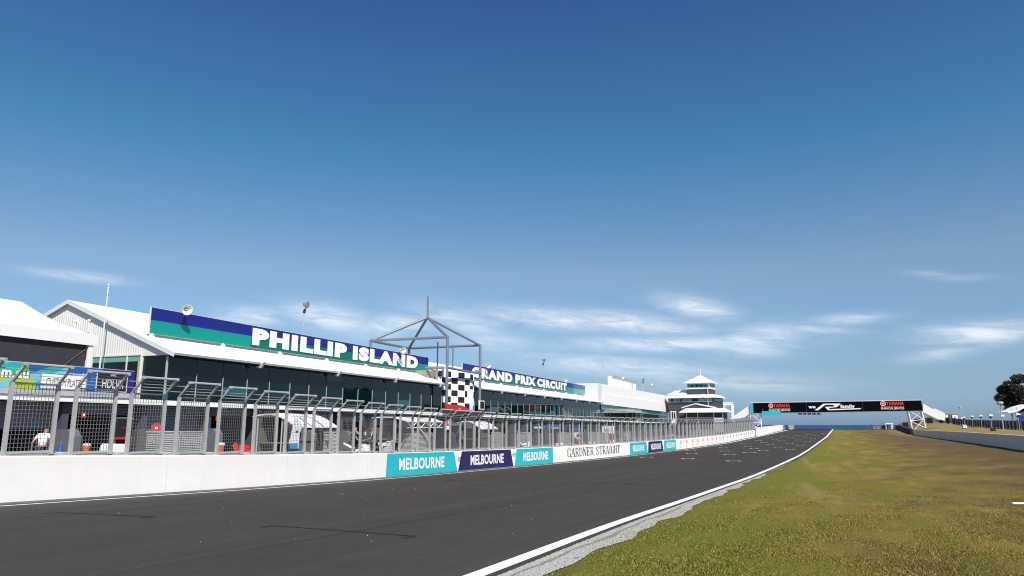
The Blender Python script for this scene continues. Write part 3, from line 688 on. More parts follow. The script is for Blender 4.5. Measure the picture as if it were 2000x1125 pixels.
# cream corrugated gable end with its windows
m = mb(); SGB = S1 - .20; dd = np.arange(DG, 2 * DR - DG, .05)
for k, d in enumerate(dd):
    off = (0, .016, .016, 0)[k % 4]; m.v.append(tuple(P(SGB - off, d, 1.3))); m.v.append(tuple(P(SGB - off, d, min(roof_z(d), roof_z(2 * DR - d)) - .13)))
for k in range(len(dd) - 1): m.f.append((2 * k, 2 * k + 2, 2 * k + 3, 2 * k + 1)); m.m.append(0)
m.build('gable_wall', gablemat, b1)
m = mb()
m.prism([P(SGB - .03, DE + .3, ZE - .12), P(SGB - .03, DG - .01, ZE - .12), P(SGB - .03, DG - .01, roof_z(DG) - .14), P(SGB - .03, DE + .3, roof_z(DE + .3) - .14)], P(.06, 0, 0) - P(0, 0, 0)); m.build('gable_return', gablemat, b1)
m = mb(); m.sdz(SGB - .05, SGB + .25, DG - .12, DG + .2, 1.36, ZE - .15); m.build('corner_post', trim, b1)
m = mb(); m.sdz(SGB + .04, SGB + .09, DE + .68, DG - .13, 1.36, ZE - .17); m.build('return_glass', glass, b1)
m = mb(); m.sdz(SGB - .02, SGB + .06, DE + .58, DE + .68, 1.36, ZE - .17); m.build('corner_mullion', mat('pale_green_rail', (.40, .46, .44), .4), b1)
for sgn in (0, 1):
    f = (lambda d: d) if not sgn else (lambda d: 2 * DR - d)
    m = mb(); m.prism([P(S1 - .44, f(DE - .05), ZE - .26), P(S1 - .44, f(DR), ZR - .26 + .01), P(S1 - .44, f(DR), ZR + .03), P(S1 - .44, f(DE - .05), ZE + .01)], P(.085, 0, 0) - P(0, 0, 0)); m.build('barge_board', trim, b1)
gw = mb(); gd0, gz0 = on_s(275, 727, SGB); gd1, gz1 = on_s(184, 686, SGB)
gd1 = min(gd1, gd0 + 5.2); gw.sdz(SGB - .05, SGB - .03, gd0, gd1, 1.6, 4.2); win = gw.build('gable_window', glass, b1)
m = mb()
for d in (gd0, gd0 + (gd1 - gd0) * .28, gd0 + (gd1 - gd0) * .76, gd1): m.sdz(SGB - .10, SGB - .051, d - .04, d + .04, 1.62, 4.17)
m.sdz(SGB - .10, SGB - .051, gd0 - .04, gd1 + .04, 4.17, 4.25); m.build('window_frame', trim, win)
m = mb(); m.sdz(SGB - .056, SGB - .0505, gd0 + .05, gd1 - .05, 3.82, 4.15); m.build('roller_blind', mat('pale_green_blind', (.16, .36, .28), .6), win)
for d in (on_s(150, 632, SGB)[0], on_s(177, 632, SGB)[0]):
    m = mb(); z_ = on_s(160, 628, SGB)[1]; m.tube(P(SGB - .12, d, z_), P(SGB - .12, d, z_ - .75), .07, 8); m.sphere(P(SGB - .12, d, z_), .11, 8); m.build('vent_pipe', trim, b1)

op2 = []
D2 = [70.2 + 4.86 * k for k in range(15)]
r2 = random.Random(3)
for k in range(14): op2.append(((D2[k], D2[k + 1]), r2.choice([2.5, 2.4, 1.9, 2.55, 2.2, .9])))
b2_ = long_building('pit_building', 'middle white roofed pit building with dark windows, behind the checkered tower', S2, S2E, (77.4, 137.9), D2, op2, False)
mb().sdz(S2, S2 + .3, DG - .1, DG + .3, 1.1, ZE - .15).build('corner_post', trim, b2_)
m = mb(); m.prism([P(S2 + .1, DG, 1.1), P(S2 + .1, 2 * DR - DG, 1.1), P(S2 + .1, 2 * DR - DG, roof_z(DG) - .13), P(S2 + .1, DR, ZR - .13), P(S2 + .1, DG, roof_z(DG) - .13)], P(.2, 0, 0) - P(0, 0, 0)); m.build('gable_wall', gablemat, b2_)
m = mb(); m.prism([P(S1E - .3, DG, 1.1), P(S1E - .3, 2 * DR - DG, 1.1), P(S1E - .3, 2 * DR - DG, roof_z(DG) - .13), P(S1E - .3, DR, ZR - .13), P(S1E - .3, DG, roof_z(DG) - .13)], P(.2, 0, 0) - P(0, 0, 0)); m.build('gable_wall', gablemat, b1)

# third block: plain white box over green glass
S3, S3E = 134.8, 219.5
b3 = thing('hospitality_building', 'long plain white box building with green glass strip, beyond the middle pit building', 'building', P(138.2, DE, pit_z(140)))
def lin(a, b): return lambda s: a + (b - a) * (s - S3) / (S3E - S3)
zt, zm, zl = lin(7.83, 8.42), lin(5.83, 6.24), lin(3.92, 3.6)
S3b = 138.0
m = mb(); m.sdz(S3b, S3E, DE + .30, DE + 14, zm(S3b), zt(S3b), zm(S3E), zt(S3E)); m.build('upper_parapet', white, b3)
m = mb(); m.sdz(S3, S3b, DE + .31, DE + 14, 4.4, zt(S3), 4.4, zt(S3b)); m.sdz(S3b + .01, S3E - .01, DE + .16, DE + .28, zm(S3b) - .06, zm(S3b) + .04, zm(S3E) - .06, zm(S3E) + .04); m.build('side_wall', trim, b3)
m = mb(); m.sdz(S3b, S3E - .02, DE + .12, DE + 13.9, zl(S3b), zm(S3b) - .06, zl(S3E), zm(S3E) - .06); m.build('lower_fascia', white, b3)
m = mb()
npn = 26; w_ = (S3E - 1 - S3b) / npn
for k in range(npn):
    a = S3b + k * w_; j = rng.uniform(-.02, .02); m.hexa([P(a + .05, DE + .5 + j, zl(a) - .95), P(a + w_ - .05, DE + .5 - j, zl(a) - .95), P(a + w_ - .05, DE + .6, zl(a) - .95), P(a + .05, DE + .6, zl(a) - .95), P(a + .05, DE + .5 + j, zl(a) - .01), P(a + w_ - .05, DE + .5 - j, zl(a + w_) - .01), P(a + w_ - .05, DE + .6, zl(a + w_) - .01), P(a + .05, DE + .6, zl(a) - .01)])
m.build('green_glass_strip', glass2, b3)
m = mb()
for k in range(npn):
    a = S3b + k * w_; j = rng.uniform(-.03, .03); z0 = zb(a) + .02; m.hexa([P(a + .05, DE + .7 + j, z0), P(a + w_ - .05, DE + .7 - j, z0), P(a + w_ - .05, DE + .8, z0), P(a + .05, DE + .8, z0), P(a + .05, DE + .7 + j, zl(a) - 1.0), P(a + w_ - .05, DE + .7 - j, zl(a + w_) - 1.0), P(a + w_ - .05, DE + .8, zl(a + w_) - 1.0), P(a + .05, DE + .8, zl(a) - 1.0)])
m.build('window_wall', glass, b3)
m = mb(); m.sdz(137.95, S3E, DE + .06, DE + 12, zb(138) - .24, zb(138) - .02, zb(S3E) - .24, zb(S3E) - .02); m.build('balcony_slab', midgrey, b3)
m = mb(); m.sdz(137.95, S3E, DE - .05, DE + .055, zb(138) - .28, zb(138), zb(S3E) - .28, zb(S3E)); m.build('balcony_edge', white, b3)
D3 = [138.3 + 5.05 * k for k in range(17)]
op3 = [((D3[k], D3[k + 1]), r2.choice([2.6, 2.7, 2.0, 1.0, 2.4])) for k in range(16)]
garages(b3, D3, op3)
# plant room box on its roof
pr = thing('rooftop_plant_room', 'white box plant room with a framed front on the far roof', 'plant room', P(160, DE + 6, 8.0))
q0, q1 = on_d(1197, 746, DE + 5)[0], on_d(1242, 746, DE + 5)[0]; zt0, zt1 = on_d(1197, 746.5, DE + 5)[1], on_d(1242, 746.5, DE + 5)[1]
mb().sdz(q0, q1, DE + 5, DE + 6.2, 7.6, zt1, 7.6, zt1).build('box_wall', white, pr)
m = mb(); m.sdz(q0 - .3, q1 + .3, DE + 4.7, DE + 4.98, zt1 - .12, zt1 + .1); m.sdz(q0 + (q1 - q0) * .78, q0 + (q1 - q0) * .8, DE + 4.8, DE + 4.98, 7.6, zt1 - .5); m.build('fascia', gutter, pr)

# ------------------------------------------------------------------ roof signs
def roof_sign(label, s0, s1, z0, z1, word, ls0, ls1, lz0, lz1, tail=None):
    lz0, lz1 = z0 + .15 * (z1 - z0), z0 + (.84 if tail else .865) * (z1 - z0)
    r = thing('roof_sign', label, 'sign', P(s0, DS, z0), 'blue and green name signs on the pit roofs')
    zm_ = (z0 + z1) / 2 + .02
    m = mb(); m.sdz(s0, s1, DS + .005, DS + .12, z0, z1); m.build('backing_frame', trim, r)
    m = mb(); m.sdz(s0 + .03, s1 - .03, DS - .02, DS, zm_, z1 - .03); m.build('blue_panel', navy, r)
    m = mb(); m.sdz(s0 + .03, s1 - .03, DS - .02, DS, z0 + .02, zm_); m.build('green_panel', teal, r)
    n = int((s1 - s0) / 3.05)
    m = mb()
    for k in range(1, n + 1): m.sdz(s0 + k * 3.05 - .008, s0 + k * 3.05 + .008, DS - .0225, DS - .0205, z0 + .03, z1 - .04)
    m.build('panel_joint', mat('dark_joint', (.01, .03, .08), .6), r)
    # darker drop shade under the letters
    m = mb(); a = ls0 - .15; b = ls1 + .15
    m.add([P(a, DS - .024, z0 + .03), P(b - 1.2, DS - .024, z0 + .03), P(b, DS - .024, lz0 + .35), P(b - .1, DS - .024, zm_), P(a + .1, DS - .024, zm_)], [(0, 1, 2, 3, 4)]); m.build('letter_shade', dteal, r)
    m = mb(); text(m, word, lambda u, v: P(ls0 - .05 + (ls1 - ls0 + .1) * u, DS - .030, lz0 - .10 + (lz1 - lz0 + .19) * v), .090); m.build('letter_outline', mat('letter_outline_green', (.0, .07, .09), .5), r)
    m = mb(); text(m, word, lambda u, v: P(ls0 + (ls1 - ls0) * u, DS - .036, lz0 - .03 + (lz1 - lz0 + .09) * v), .078); m.build('lettering', letterw, r)
    if tail:
        m = mb(); m.sdz(tail, s1 - .04, DS - .026, DS - .0245, zm_, z1 - .04); m.build('faded_panel', mat('faded_blue_panel', (.09, .09, .30), .5), r)
        m = mb(); m.sdz(tail, s1 - .04, DS - .026, DS - .0245, z0 + .03, zm_ - .002); m.build('faded_panel', mat('faded_green_panel', (.10, .36, .25), .5), r)
    for k in range(0, n + 2, 2):
        s = min(s0 + .1 + k * 3.05, s1 - .3); mb().prism([P(s, DS - .28, z0 - .28), P(s, DS + .15, z0 - .28), P(s, DS + .15, z0 + .02), P(s, DS - .04, z0 + .02)], P(s + .18, 0, 0) - P(s, 0, 0)).build('foot_bracket', trim, r)
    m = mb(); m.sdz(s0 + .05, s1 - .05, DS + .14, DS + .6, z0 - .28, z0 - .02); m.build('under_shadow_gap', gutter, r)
    return r
zS0, zS1 = on_d(291, 651, DS)[1], on_d(296, 599, DS)[1]
sS0, sS1 = on_d(294, 620, DS)[0], on_d(836.5, 712, DS)[0]
lA = on_d(492, 658, DS); lB = on_d(816, 708, DS)
roof_sign('blue and green PHILLIP ISLAND sign standing on the nearest pit roof', sS0, sS1, zS0, zS1, 'PHILLIP ISLAND', lA[0], lB[0], on_d(491.6, 673, DS)[1], on_d(494, 640, DS)[1])
sT0, sT1 = on_d(903.5, 712, DS)[0], on_d(1147, 760, DS)[0]
zq0, zq1 = zS0 + .02, zS1 + .12
lA = on_d(921, 728, DS); lB = on_d(1106.5, 756, DS)
roof_sign('blue and green GRAND PRIX CIRCUIT sign with a faded right end on the middle roof', sT0, sT1, zq0, zq1, 'GRAND PRIX CIRCUIT', lA[0], lB[0], on_d(936, 739, DS)[1], on_d(936, 724.5, DS)[1] + .12, on_d(1120, 760, DS)[0])

# horn loudspeakers and floodlights along the roofs
def horn(x, y, d, label, k=1.0):
    s, z = on_d(x, y, d); o = P(s, d, z); fwd = (P(0, -1, 0) - P(0, 0, 0)).normalized()
    fwd = (fwd + Vector((-.25, -.35, -.25))).normalized()
    r = thing('horn_loudspeaker', label, 'loudspeaker', o, 'horn loudspeakers along the roof signs')
    m = mb(); m.lathe([(-.55 * k, .02), (-.55 * k, .13 * k), (-.25 * k, .12 * k), (-.1 * k, .13 * k), (.08 * k, .22 * k), (.2 * k, .36 * k), (.22 * k, .38 * k), (.19 * k, .34 * k), (.05 * k, .17 * k), (-.1 * k, .08 * k)], o, fwd, 18); m.build('horn', trim, r, True)
    m = mb(); m.lathe([(-.08 * k, .01), (-.08 * k, .075 * k), (.06 * k, .06 * k), (.1 * k, .01)], o, fwd, 10); m.build('inner_bullet', trim, r)
    b_ = o - fwd * .4 * k; m = mb(); m.tube(b_, b_ + Vector((0, 0, -.55 * k)), .025, 6); m.build('bracket', galv, r)
horn(364, 604.5, DS - .55, 'large white horn loudspeaker on the left end of the nearest sign', .95)
horn(786, 684, DS - .55, 'white horn loudspeaker above the last letters of the nearest sign', .9)
horn(953, 714, DS - .55, 'white horn loudspeaker near the left end of the middle sign', .9)
horn(1104, 742.5, DS - .55, 'white horn loudspeaker over the right letters of the middle sign', .95)
def flood(x, ytop, ybot, d, label, k=1.0):
    s, z1 = on_d(x, ytop, d); z0 = on_d(x, ybot, d)[1]; o = P(s, d, z0); up = Vector((0, 0, 1)); side = (P(0, -1, 0) - P(0, 0, 0)).normalized()
    h = z1 - z0; r = thing('floodlight', label, 'floodlight', o, 'floodlights on bent poles above the pit roofs')
    m = mb(); pts = [o - up * 1.2, o + up * .55 * h, o + up * .62 * h + side * .03 * k]
    for a, b in zip(pts[:-1], pts[1:]): m.tube(a, b, .035 * k, 7)
    m.build('pole', galv, r)
    c = o + up * .66 * h + side * .08 * k; m = mb(); m.tube(o + up * .60 * h, c + up * .06 * h, .11 * k, 8, .08 * k); m.build('ballast_box', blackp, r)
    hd = o + up * .84 * h + side * .16 * k; ax = (side + Vector((.25, -.35, -.25))).normalized()
    m = mb(); m.lathe([(-.22 * k, .03), (-.2 * k, .14 * k), (0, .22 * k), (.08 * k, .25 * k), (.10 * k, .23 * k)], hd, ax, 16); m.build('reflector', lens, r, True)
    m = mb(); m.lathe([(.07 * k, .22 * k), (.09 * k, .15 * k), (.10 * k, .01)], hd, ax, 16); m.build('glass', mat('lamp_glass', (.22, .24, .26), .1), r, True)
    m = mb(); m.tube(c, hd, .035 * k, 6); m.build('yoke', galv, r)
flood(595, 585, 652, DS + .5, 'floodlight on a bent pole above the nearest sign', 1.15)
flood(1060, 697, 738, DS + .5, 'floodlight on a bent pole above the middle sign', 1.3)
flood(1255, 737, 764, DE + 3, 'floodlight on a bent pole above the far white roof', 1.7)
def globe(x, ytop, ybot, d, label):
    s, z1 = on_d(x, ytop, d); z0 = on_d(x, ybot, d)[1]; o = P(s, d, z0); r = thing('globe_loudspeaker', label, 'loudspeaker', o, 'round loudspeakers on poles above the far white roof')
    m = mb(); m.tube(o - Vector((0, 0, 1)), P(s, d, z1), .06, 7); m.build('pole', galv, r)
    m = mb(); m.sphere(P(s, d, z1), .42, 14, .85); m.build('globe', trim, r, True)
    m = mb(); m.tube(P(s - .2, d - .38, z1 - .1), P(s - .25, d - .5, z1 - .12), .24, 10); m.build('grille', gutter, r)
globe(1217, 739, 756, DE + 1.5, 'round loudspeaker on a pole left of the far floodlight')
globe(1273.5, 752, 768, DE + 1.5, 'round loudspeaker on a pole right of the far floodlight')

# flagpole in front of the gable
fpl = thing('flagpole', 'bare white flagpole in front of the cream gable end', 'flagpole', P(31.2, on_s(195, 715, 31.2)[0], 1.3))
dfl = on_s(195, 715, 31.2)[0]; m = mb(); zt_ = on_s(208, 557, 31.2)[1]; m.tube(P(31.2, dfl, 1.3), P(31.2, dfl, zt_), .055, 10, .035); m.build('pole', trim, fpl); m = mb(); m.sphere(P(31.2, dfl, zt_), .07, 8); m.build('finial', trim, fpl)

# ------------------------------------------------------------------ checkered tower
SB, SC_ = 68.8, 77.5; DB = DE - .25; DBK = 43.6
tw = thing('timing_tower', 'white and black checkered wall under an open grey steel pyramid frame', 'tower', P(SB, DB, pit_z(70)))
m = mb(); n = 14; zb0, zt0 = 1.7, on_d(900, 724, DB)[1]; pts = []
def tc(t): # bowed wall
    return SB + .15 + (SC_ - SB - .3) * t, DB + .25 + 1.5 * (1 - math.sin(math.pi * (.13 + .62 * t)))
for i in range(n + 1):
    s, d = tc(i / n); m.v += [tuple(P(s, d, zb0)), tuple(P(s, d, zt0)), tuple(P(s, d + .25, zt0)), tuple(P(s, d + .25, zb0))]
for i in range(n):
    for j in range(3): q = 4 * i + j; m.f.append((q, q + 4, q + 5, q + 1)); m.m.append(0)
m.build('curved_wall', white, tw, True)
m = mb(); rows = 6; colsn = 8
edges = [0, .07, .15, .25, .40, .585, .77, .94, 1.0]
rz0 = 1.72; rh = (zt0 - .12 - rz0) / rows
part_ = {(2, 0): (0, .45, 0, 1), (2, 6): (.45, 1, 0, .95), (3, 5): (0, 1, 0, .45), (3, 7): (0, 1, .3, 1), (5, 7): (0, .7, .3, 1)}
for r_ in range(rows):                     # rows counted from the top
    for c in range(colsn):
        if (r_ + c) % 2 or (r_, c) == (4, 6): continue
        f0, f1, g0, g1 = part_.get((r_, c), (0.02, .94, 0.02, .94))
        t0, t1 = edges[c] + (edges[c + 1] - edges[c]) * g0, edges[c] + (edges[c + 1] - edges[c]) * g1; zc = rz0 + (rows - 1 - r_) * rh; za, z2 = zc + rh * f0, zc + rh * f1
        k = 3
        for i in range(k):
            sa, da = tc(t0 + (t1 - t0) * i / k); sb, db = tc(t0 + (t1 - t0) * (i + 1) / k)
            m.add([P(sa, da - .02, za), P(sb, db - .02, za), P(sb, db - .02, z2), P(sa, da - .02, z2)], [(0, 1, 2, 3)])
m.build('black_checks', lineblack, tw)
m = mb(); mb_ = m
m.sdz(SB - 1.2, SC_, DB + 1.9, DBK, zt0 - 1.6, zt0 - .2); m.build('platform', mat('brown_platform', (.30, .26, .21), .8), tw)
Z_B = 9.23; up = Vector((0, 0, 1)); apex = P((SB + SC_) / 2, (DB + DBK) / 2, 12.2)
cs_ = {'B': P(SB, DB, Z_B), 'C': P(SC_, DB, Z_B), 'A': P(SB, DBK, Z_B), 'D': P(SC_, DBK, Z_B)}
for k in 'BCAD': mb().tube(cs_[k] + up * .1, Vector((cs_[k].x, cs_[k].y, CZ + (1.4 if k in 'BC' else 5.0))), .155, 12).build('post', steel, tw, False)
for a, b in (('A', 'B'), ('A', 'D'), ('D', 'C')): mb().tube(cs_[a], cs_[b], .15, 12).build('ring_beam', steel, tw)
for k in 'BCAD': mb().tube(cs_[k], apex, .15, 12).build('rafter', steel, tw)
mb().tube(apex - up * .1, P((SB + SC_) / 2, (DB + DBK) / 2, 14.75), .13, 10, .09).build('spire', steel, tw)
m = mb(); m.tube(P(SB - 1.2, DB + 2.0, zt0 + .05), P(SB, DB + .3, zt0 + .1), .14, 8); m.tube(P(SB, DB - .05, zt0 + .1), P((SB + SC_) / 2, DB - .35, zt0 - .05), .13, 8); m.tube(P((SB + SC_) / 2, DB - .35, zt0 - .05), P(SC_, DB - .05, zt0 + .05), .13, 8); m.build('cap_rail', steel, tw)
for x_, y0_, y1_ in ((855, 668, 716), (885, 674, 722)):
    s, z1 = on_d(x_, y0_, DB + 2.2); z0 = on_d(x_, y1_, DB + 2.2)[1]; mb().tube(P(s, DB + 2.2, z0 - .6), P(s, DB + 2.2, z1), .08, 8).build('aerial_pole', steel, tw)
m = mb(); m.sdz(SB + .2, SC_ + .6, DB - .3, DB - .1, 1.02, 1.42); m.build('lintel', blackp, tw)
rs = thing('red_sign', 'red sign at the foot of the checkered wall', 'sign', P(SB + .4, DB - .35, 1.45))
sx0, zx0 = on_d(870, 806, DB - .4); sx1, zx1 = on_d(916, 806, DB - .4)
m = mb(); m.prism([P(sx0, DB - .45, 1.46), P(sx1, DB - .45, 1.46), P(sx1 - .4, DB - .45, 1.75), P(sx1 - 1.9, DB - .45, 2.05), P(sx0, DB - .45, 2.12)], P(0, .12, 0) - P(0, 0, 0)); m.build('panel', red, rs)
m = mb(); m.sdz(sx0 + 3.2, sx1 - 2.4, DB - .47, DB - .455, 1.62, 1.72); m.build('white_text_strip', letterw, rs)
# black framed display by the tower and small windows
fr = thing('display_frame', 'black framed screen on the corner right of the checkered wall', 'screen', P(78.6, DB - .2, 1.5))
sx0, zz1 = on_d(937, 782, DB - .3); sx1, _ = on_d(946.5, 784, DB - .3); zz0 = on_d(940, 800, DB - .3)[1]
mb().sdz(sx0, sx1, DB - .3, DB - .15, zz0, zz1).build('frame', trim, fr); mb().sdz(sx0 + .15, sx1 - .15, DB - .32, DB - .305, zz0 + .12, zz1 - .12).build('screen', black, fr)

# ------------------------------------------------------------------ marquee and printed hoarding over the near garages
DM = DE + .6
mq = thing('marquee', 'white hip roofed marquee with dark mesh walls on the terrace at the left edge', 'marquee', P(28, DM, 1.4))
sM1, zv0 = on_d(187.5, 676, DM); zv1 = on_d(188, 655, DM)[1]; sM0 = sM1 - 14.5
rd = DM + 4.9; sR, zR_ = on_d(42, 589.5, rd)
m = mb(); n = 8
# tensioned hip roof: front and end slopes sag slightly between eave and ridge
e00, e10, e11, e01 = P(sM0, DM, zv1), P(sM1, DM, zv1), P(sM1, 2 * rd - DM, zv1), P(sM0, 2 * rd - DM, zv1)
r0, r1 = P(sM0 + (sM1 - sR), rd, zR_), P(sR, rd, zR_)
def patch(a, b, c, d_):
    k = len(m.v)
    for i in range(n + 1):
        for j in range(n + 1):
            u, v = i / n, j / n; p = (a * (1 - u) + b * u) * (1 - v) + (d_ * (1 - u) + c * u) * v
            p = p - up * (.22 * math.sin(math.pi * v) ** 1.0 * (.7 + .3 * math.cos(6 * math.pi * u))); m.v.append(tuple(p))
    for i in range(n):
        for j in range(n): q = k + i * (n + 1) + j; m.f.append((q, q + n + 1, q + n + 2, q + 1)); m.m.append(0)
patch(e00, e10, r1, r0); patch(e10, e11, r1, r1); patch(e11, e01, r0, r1); patch(e01, e00, r0, r0)
m.build('canopy', fabricw, mq, True)
m = mb(); m.sdz(sM0, sM1, DM - .06, DM, zv0, zv1 + .01); m.sdz(sM1 - .06, sM1, DM + .002, 2 * rd - DM, zv0, zv1 + .01); m.build('valance', fabricw, mq)
m = mb(); m.sdz(sM0, sM1 - .5, DM + .12, DM + .16, 1.4, zv0 + .1); m.build('front_mesh_wall', meshdark, mq)
m = mb(); m.sdz(sM1 - .18, sM1 - .12, DM + .2, 2 * rd - DM, 1.4, zv0 + .1); m.build('side_wall', fabricw, mq)
for s in (sM1 - .3, sM1 - 10.5): mb().sdz(s - .12, s + .12, DM + .0, DM + .11, 1.38, zv0).build('leg', white, mq)
m = mb(); m.tube(P(sM1 - .4, DM + .09, zv0 - .1), P(sM1 - 3.4, DM + .09, 1.5), .014, 5); m.build('guy_rope', tan, mq)

DH = DE - .10
hd = thing('advertising_hoarding', 'long printed hoarding of blue and green triangles with number plates, below the marquee', 'hoarding', P(24, DH, 1.3))
sH1 = on_d(262, 745, DH)[0]; sH0 = sH1 - 16.5
zh1 = on_d(150, 715.5, DH)[1]; zh0 = on_d(150, 764.5, DH)[1]
mb().sdz(sH0, sH1, DH + .005, DH + .1, zh0, zh1).build('backing', trim, hd)
m = mb(); m.prism([P(sH1 + .004, DH + .1, zh0 - .3), P(sH1 + .75, DH + 1.3, zh0 - .3), P(sH1 + .75, DH + 1.3, zh1), P(sH1 + .004, DH + .1, zh1)], Vector((0, 0, 0)) + (P(0, .06, 0) - P(0, 0, 0))); m.build('return_panel', mat('grey_panel', (.45, .46, .48), .6), hd)
mb().sdz(sH0, sH1, DH - .02, DH + .1, zb(25) + .003, zh0 - .004).build('base_strip', mat('grey_panel', (.45, .46, .48), .6), hd)
pal = [mat('print_' + n_, c, .45, var=.03) for n_, c in (('navy', (.02, .02, .16)), ('royal_blue', (.02, .10, .42)), ('sky_blue', (.05, .36, .68)), ('pale_blue', (.16, .55, .72)), ('green', (.10, .42, .10)), ('lime', (.42, .55, .04)), ('turquoise', (.02, .42, .42)))]
m = mb(); tri = random.Random(11); nx, ny = 17, 3
gp = [[(sH0 + (sH1 - sH0) * (i + (tri.uniform(-.3, .3) if 0 < i < nx else 0)) / nx, zh0 + .02 + (zh1 - zh0 - .04) * (j + (tri.uniform(-.3, .3) if 0 < j < ny else 0)) / ny) for j in range(ny + 1)] for i in range(nx + 1)]
for i in range(nx):
    for j in range(ny):
        u = i / nx
        for t in ((gp[i][j], gp[i + 1][j], gp[i + 1][j + 1]), (gp[i][j], gp[i + 1][j + 1], gp[i][j + 1])):
            if u > .87: c = tri.choice([0, 0, 0, 0])
            elif u > .76: c = tri.choice([1, 0, 1, 1])
            elif u > .62: c = tri.choice([2, 4, 3, 1, 6]) if j < 2 else tri.choice([3, 6, 1])
            elif u > .50: c = tri.choice([5, 4, 5, 4, 3]) if j < 2 else tri.choice([6, 4, 3])
            else: c = tri.choice([2, 3, 2, 1, 2, 3])
            m.mi = c; m.add([P(q[0], DH - .004, q[1]) for q in t], [(0, 1, 2)])
m.build('printed_panel', pal, hd)
def sh(x, y): return on_d(x, y, DH)
def lett(name, word, x0, x1, y0, y1, material, bold, off, parent=hd):   # y0 top, y1 baseline at x0
    a, b = sh(x0, y1), sh(x1, y1); zt_ = sh(x0, y0)[1]; zz = sh(x0, y1)[1]
    m = mb(); text(m, word, lambda u, v: P(a[0] + (b[0] - a[0]) * u, DH - off, zz + (zt_ - zz) * v), bold); return m.build(name, material, parent)
lett('text_outline', 'om.au', -18, 57.5, 718.2, 736.6, lineblack, .09, .010); lett('address_text', 'om.au', -16.5, 56, 719.6, 735.4, letterw, .05, .014)
a, b = sh(82, 730), sh(168, 740); zt_, zz = sh(84, 730)[1], sh(84, 757.5)[1]
mb().sdz(a[0] - .06, b[0] + .06, DH - .016, DH - .008, zz - .05, zt_ + .05).build('plate_rim', gutter, hd)
pl = mb().sdz(a[0], b[0], DH - .022, DH - .017, zz, zt_).build('white_plate', letterw, hd)
lett('plate_text', 'CUSTOM PLATES', 89, 160, 737.5, 753, lineblack, .0, .026)
lett('small_white_text', 'vicroads', 128, 168, 726.5, 732.5, letterw, .02, .012)
a, b = sh(191, 728), sh(248, 735); zt_, zz = sh(191, 727)[1], sh(191, 762.5)[1]
mb().sdz(a[0] - .05, b[0] + .05, DH - .016, DH - .008, zz - .04, zt_ + .04).build('plate_rim', letterw, hd)
mb().sdz(a[0], b[0], DH - .022, DH - .017, zz, zt_).build('black_plate', lineblack, hd)
lett('plate_text', 'HDLVR', 198, 240, 739.5, 757.5, letterw, .0, .026); lett('plate_text', 'VIC', 214.5, 228, 730.5, 735, letterw, .0, .026)

# ------------------------------------------------------------------ overhead bridge
SG_ = 190.0; KG = SG_ / 172.0
def G(x, y, s=SG_): d, z = on_s(x, y, s); return d, z
gt = thing('overhead_bridge', 'black bannered overhead bridge spanning the track on white lattice legs', 'bridge', P(SG_, 8, road_z(SG_)))
gl, gtl, gr_, gtr, gbl, gbr = (v * KG for v in (9.1, 4.90, -25.05, 5.10, 2.55, 2.84))
def gz(d, top): t = (gl - d) / (gl - gr_); return (gtl + (gtr - gtl) * t) if top else (gbl + (gbr - gbl) * t)
def gbox(m, d0, d1, s0, s1, z0l, z0r, z1l, z1r):
    return m.hexa([P(s0, d0, z0l), P(s0, d1, z0r), P(s1, d1, z0r), P(s1, d0, z0l), P(s0, d0, z1l), P(s0, d1, z1r), P(s1, d1, z1r), P(s1, d0, z1l)])
gbox(mb(), gl - .05, gr_ + .05, SG_ + .06, SG_ + 2.5, gbl + .02, gbr + .02, gtl - .02, gtr - .02).build('deck_box', galvd, gt)
cuts = [gl - .75, G(1575.5, 800)[0], G(1686, 800)[0], gr_ + .02]
for a, b in zip(cuts[:-1], cuts[1:]):
    o = gbox(mb(), a - .05, b + .05, SG_ - .02, SG_ + .05, gz(a, 0), gz(b, 0), gz(a, 1) - .12, gz(b, 1) - .12).build('banner', bblack, gt)
gbox(mb(), gl, gr_, SG_ - .06, SG_ + 2.6, gtl - .11, gtr - .11, gtl + .04, gtr + .04).build('top_rail', trim, gt)
gbox(mb(), gl - .7, gr_, SG_ - .05, SG_ + 2.55, gbl - .07, gbr - .07, gbl + .0, gbr + .0).build('bottom_rail', mat('pale_teal_rail', (.30, .52, .50), .5), gt)
gbox(mb(), gl, gl - .72, SG_ - .08, SG_ + .05, gbl - .02, gbl - .02, gtl - .12, gtl - .12).build('teal_end_panel', cyanb if 0 else cyan, gt)
a, b = G(1488, 807)[0], G(1525, 807)[0]; z1, z0 = G(1500, 803.2)[1], G(1500, 811.8)[1]
gbox(mb(), a, b, SG_ - .30, SG_ - .2, z0, z0, z1, z1).build('teal_hanging_panel', cyan, gt)
m = mb()
for d_ in (a - .3, b + .3): m.tube(P(SG_ - .18, d_, z0 + .2), P(SG_ - .02, d_, z1 + .6), .04, 6)
m.build('hanger', galvd, gt)
for k in range(5):
    xa = 1559 + k * 9.1; a, b = G(xa, 808)[0], G(xa + 7.2, 808)[0]; z1, z0 = G(xa, 807)[1], G(xa, 810)[1]
    q = gbox(mb(), a, b, SG_ - .25, SG_ - .02, z0, z0, z1, z1).build('start_light', blackp, gt)
    gbox(mb(), a - .1, b + .1, SG_ - .1, SG_ + .1, z1, z1, z1 + .25, z1 + .25).build('bracket', galvd, q)
def gtext(word, x0, x1, yt, yb, material, bold=.0, name='lettering'):
    a, b = G(x0, yb)[0], G(x1, yb)[0]; z1, z0 = G(x0, yt)[1], G(x0, yb)[1]; dz = (gz(b, 0) - gz(a, 0))
    m = mb(); text(m, word, lambda u, v: P(SG_ - .045, a + (b - a) * u, z0 + dz * u + (z1 - z0) * v), bold); return m.build(name, material, gt)
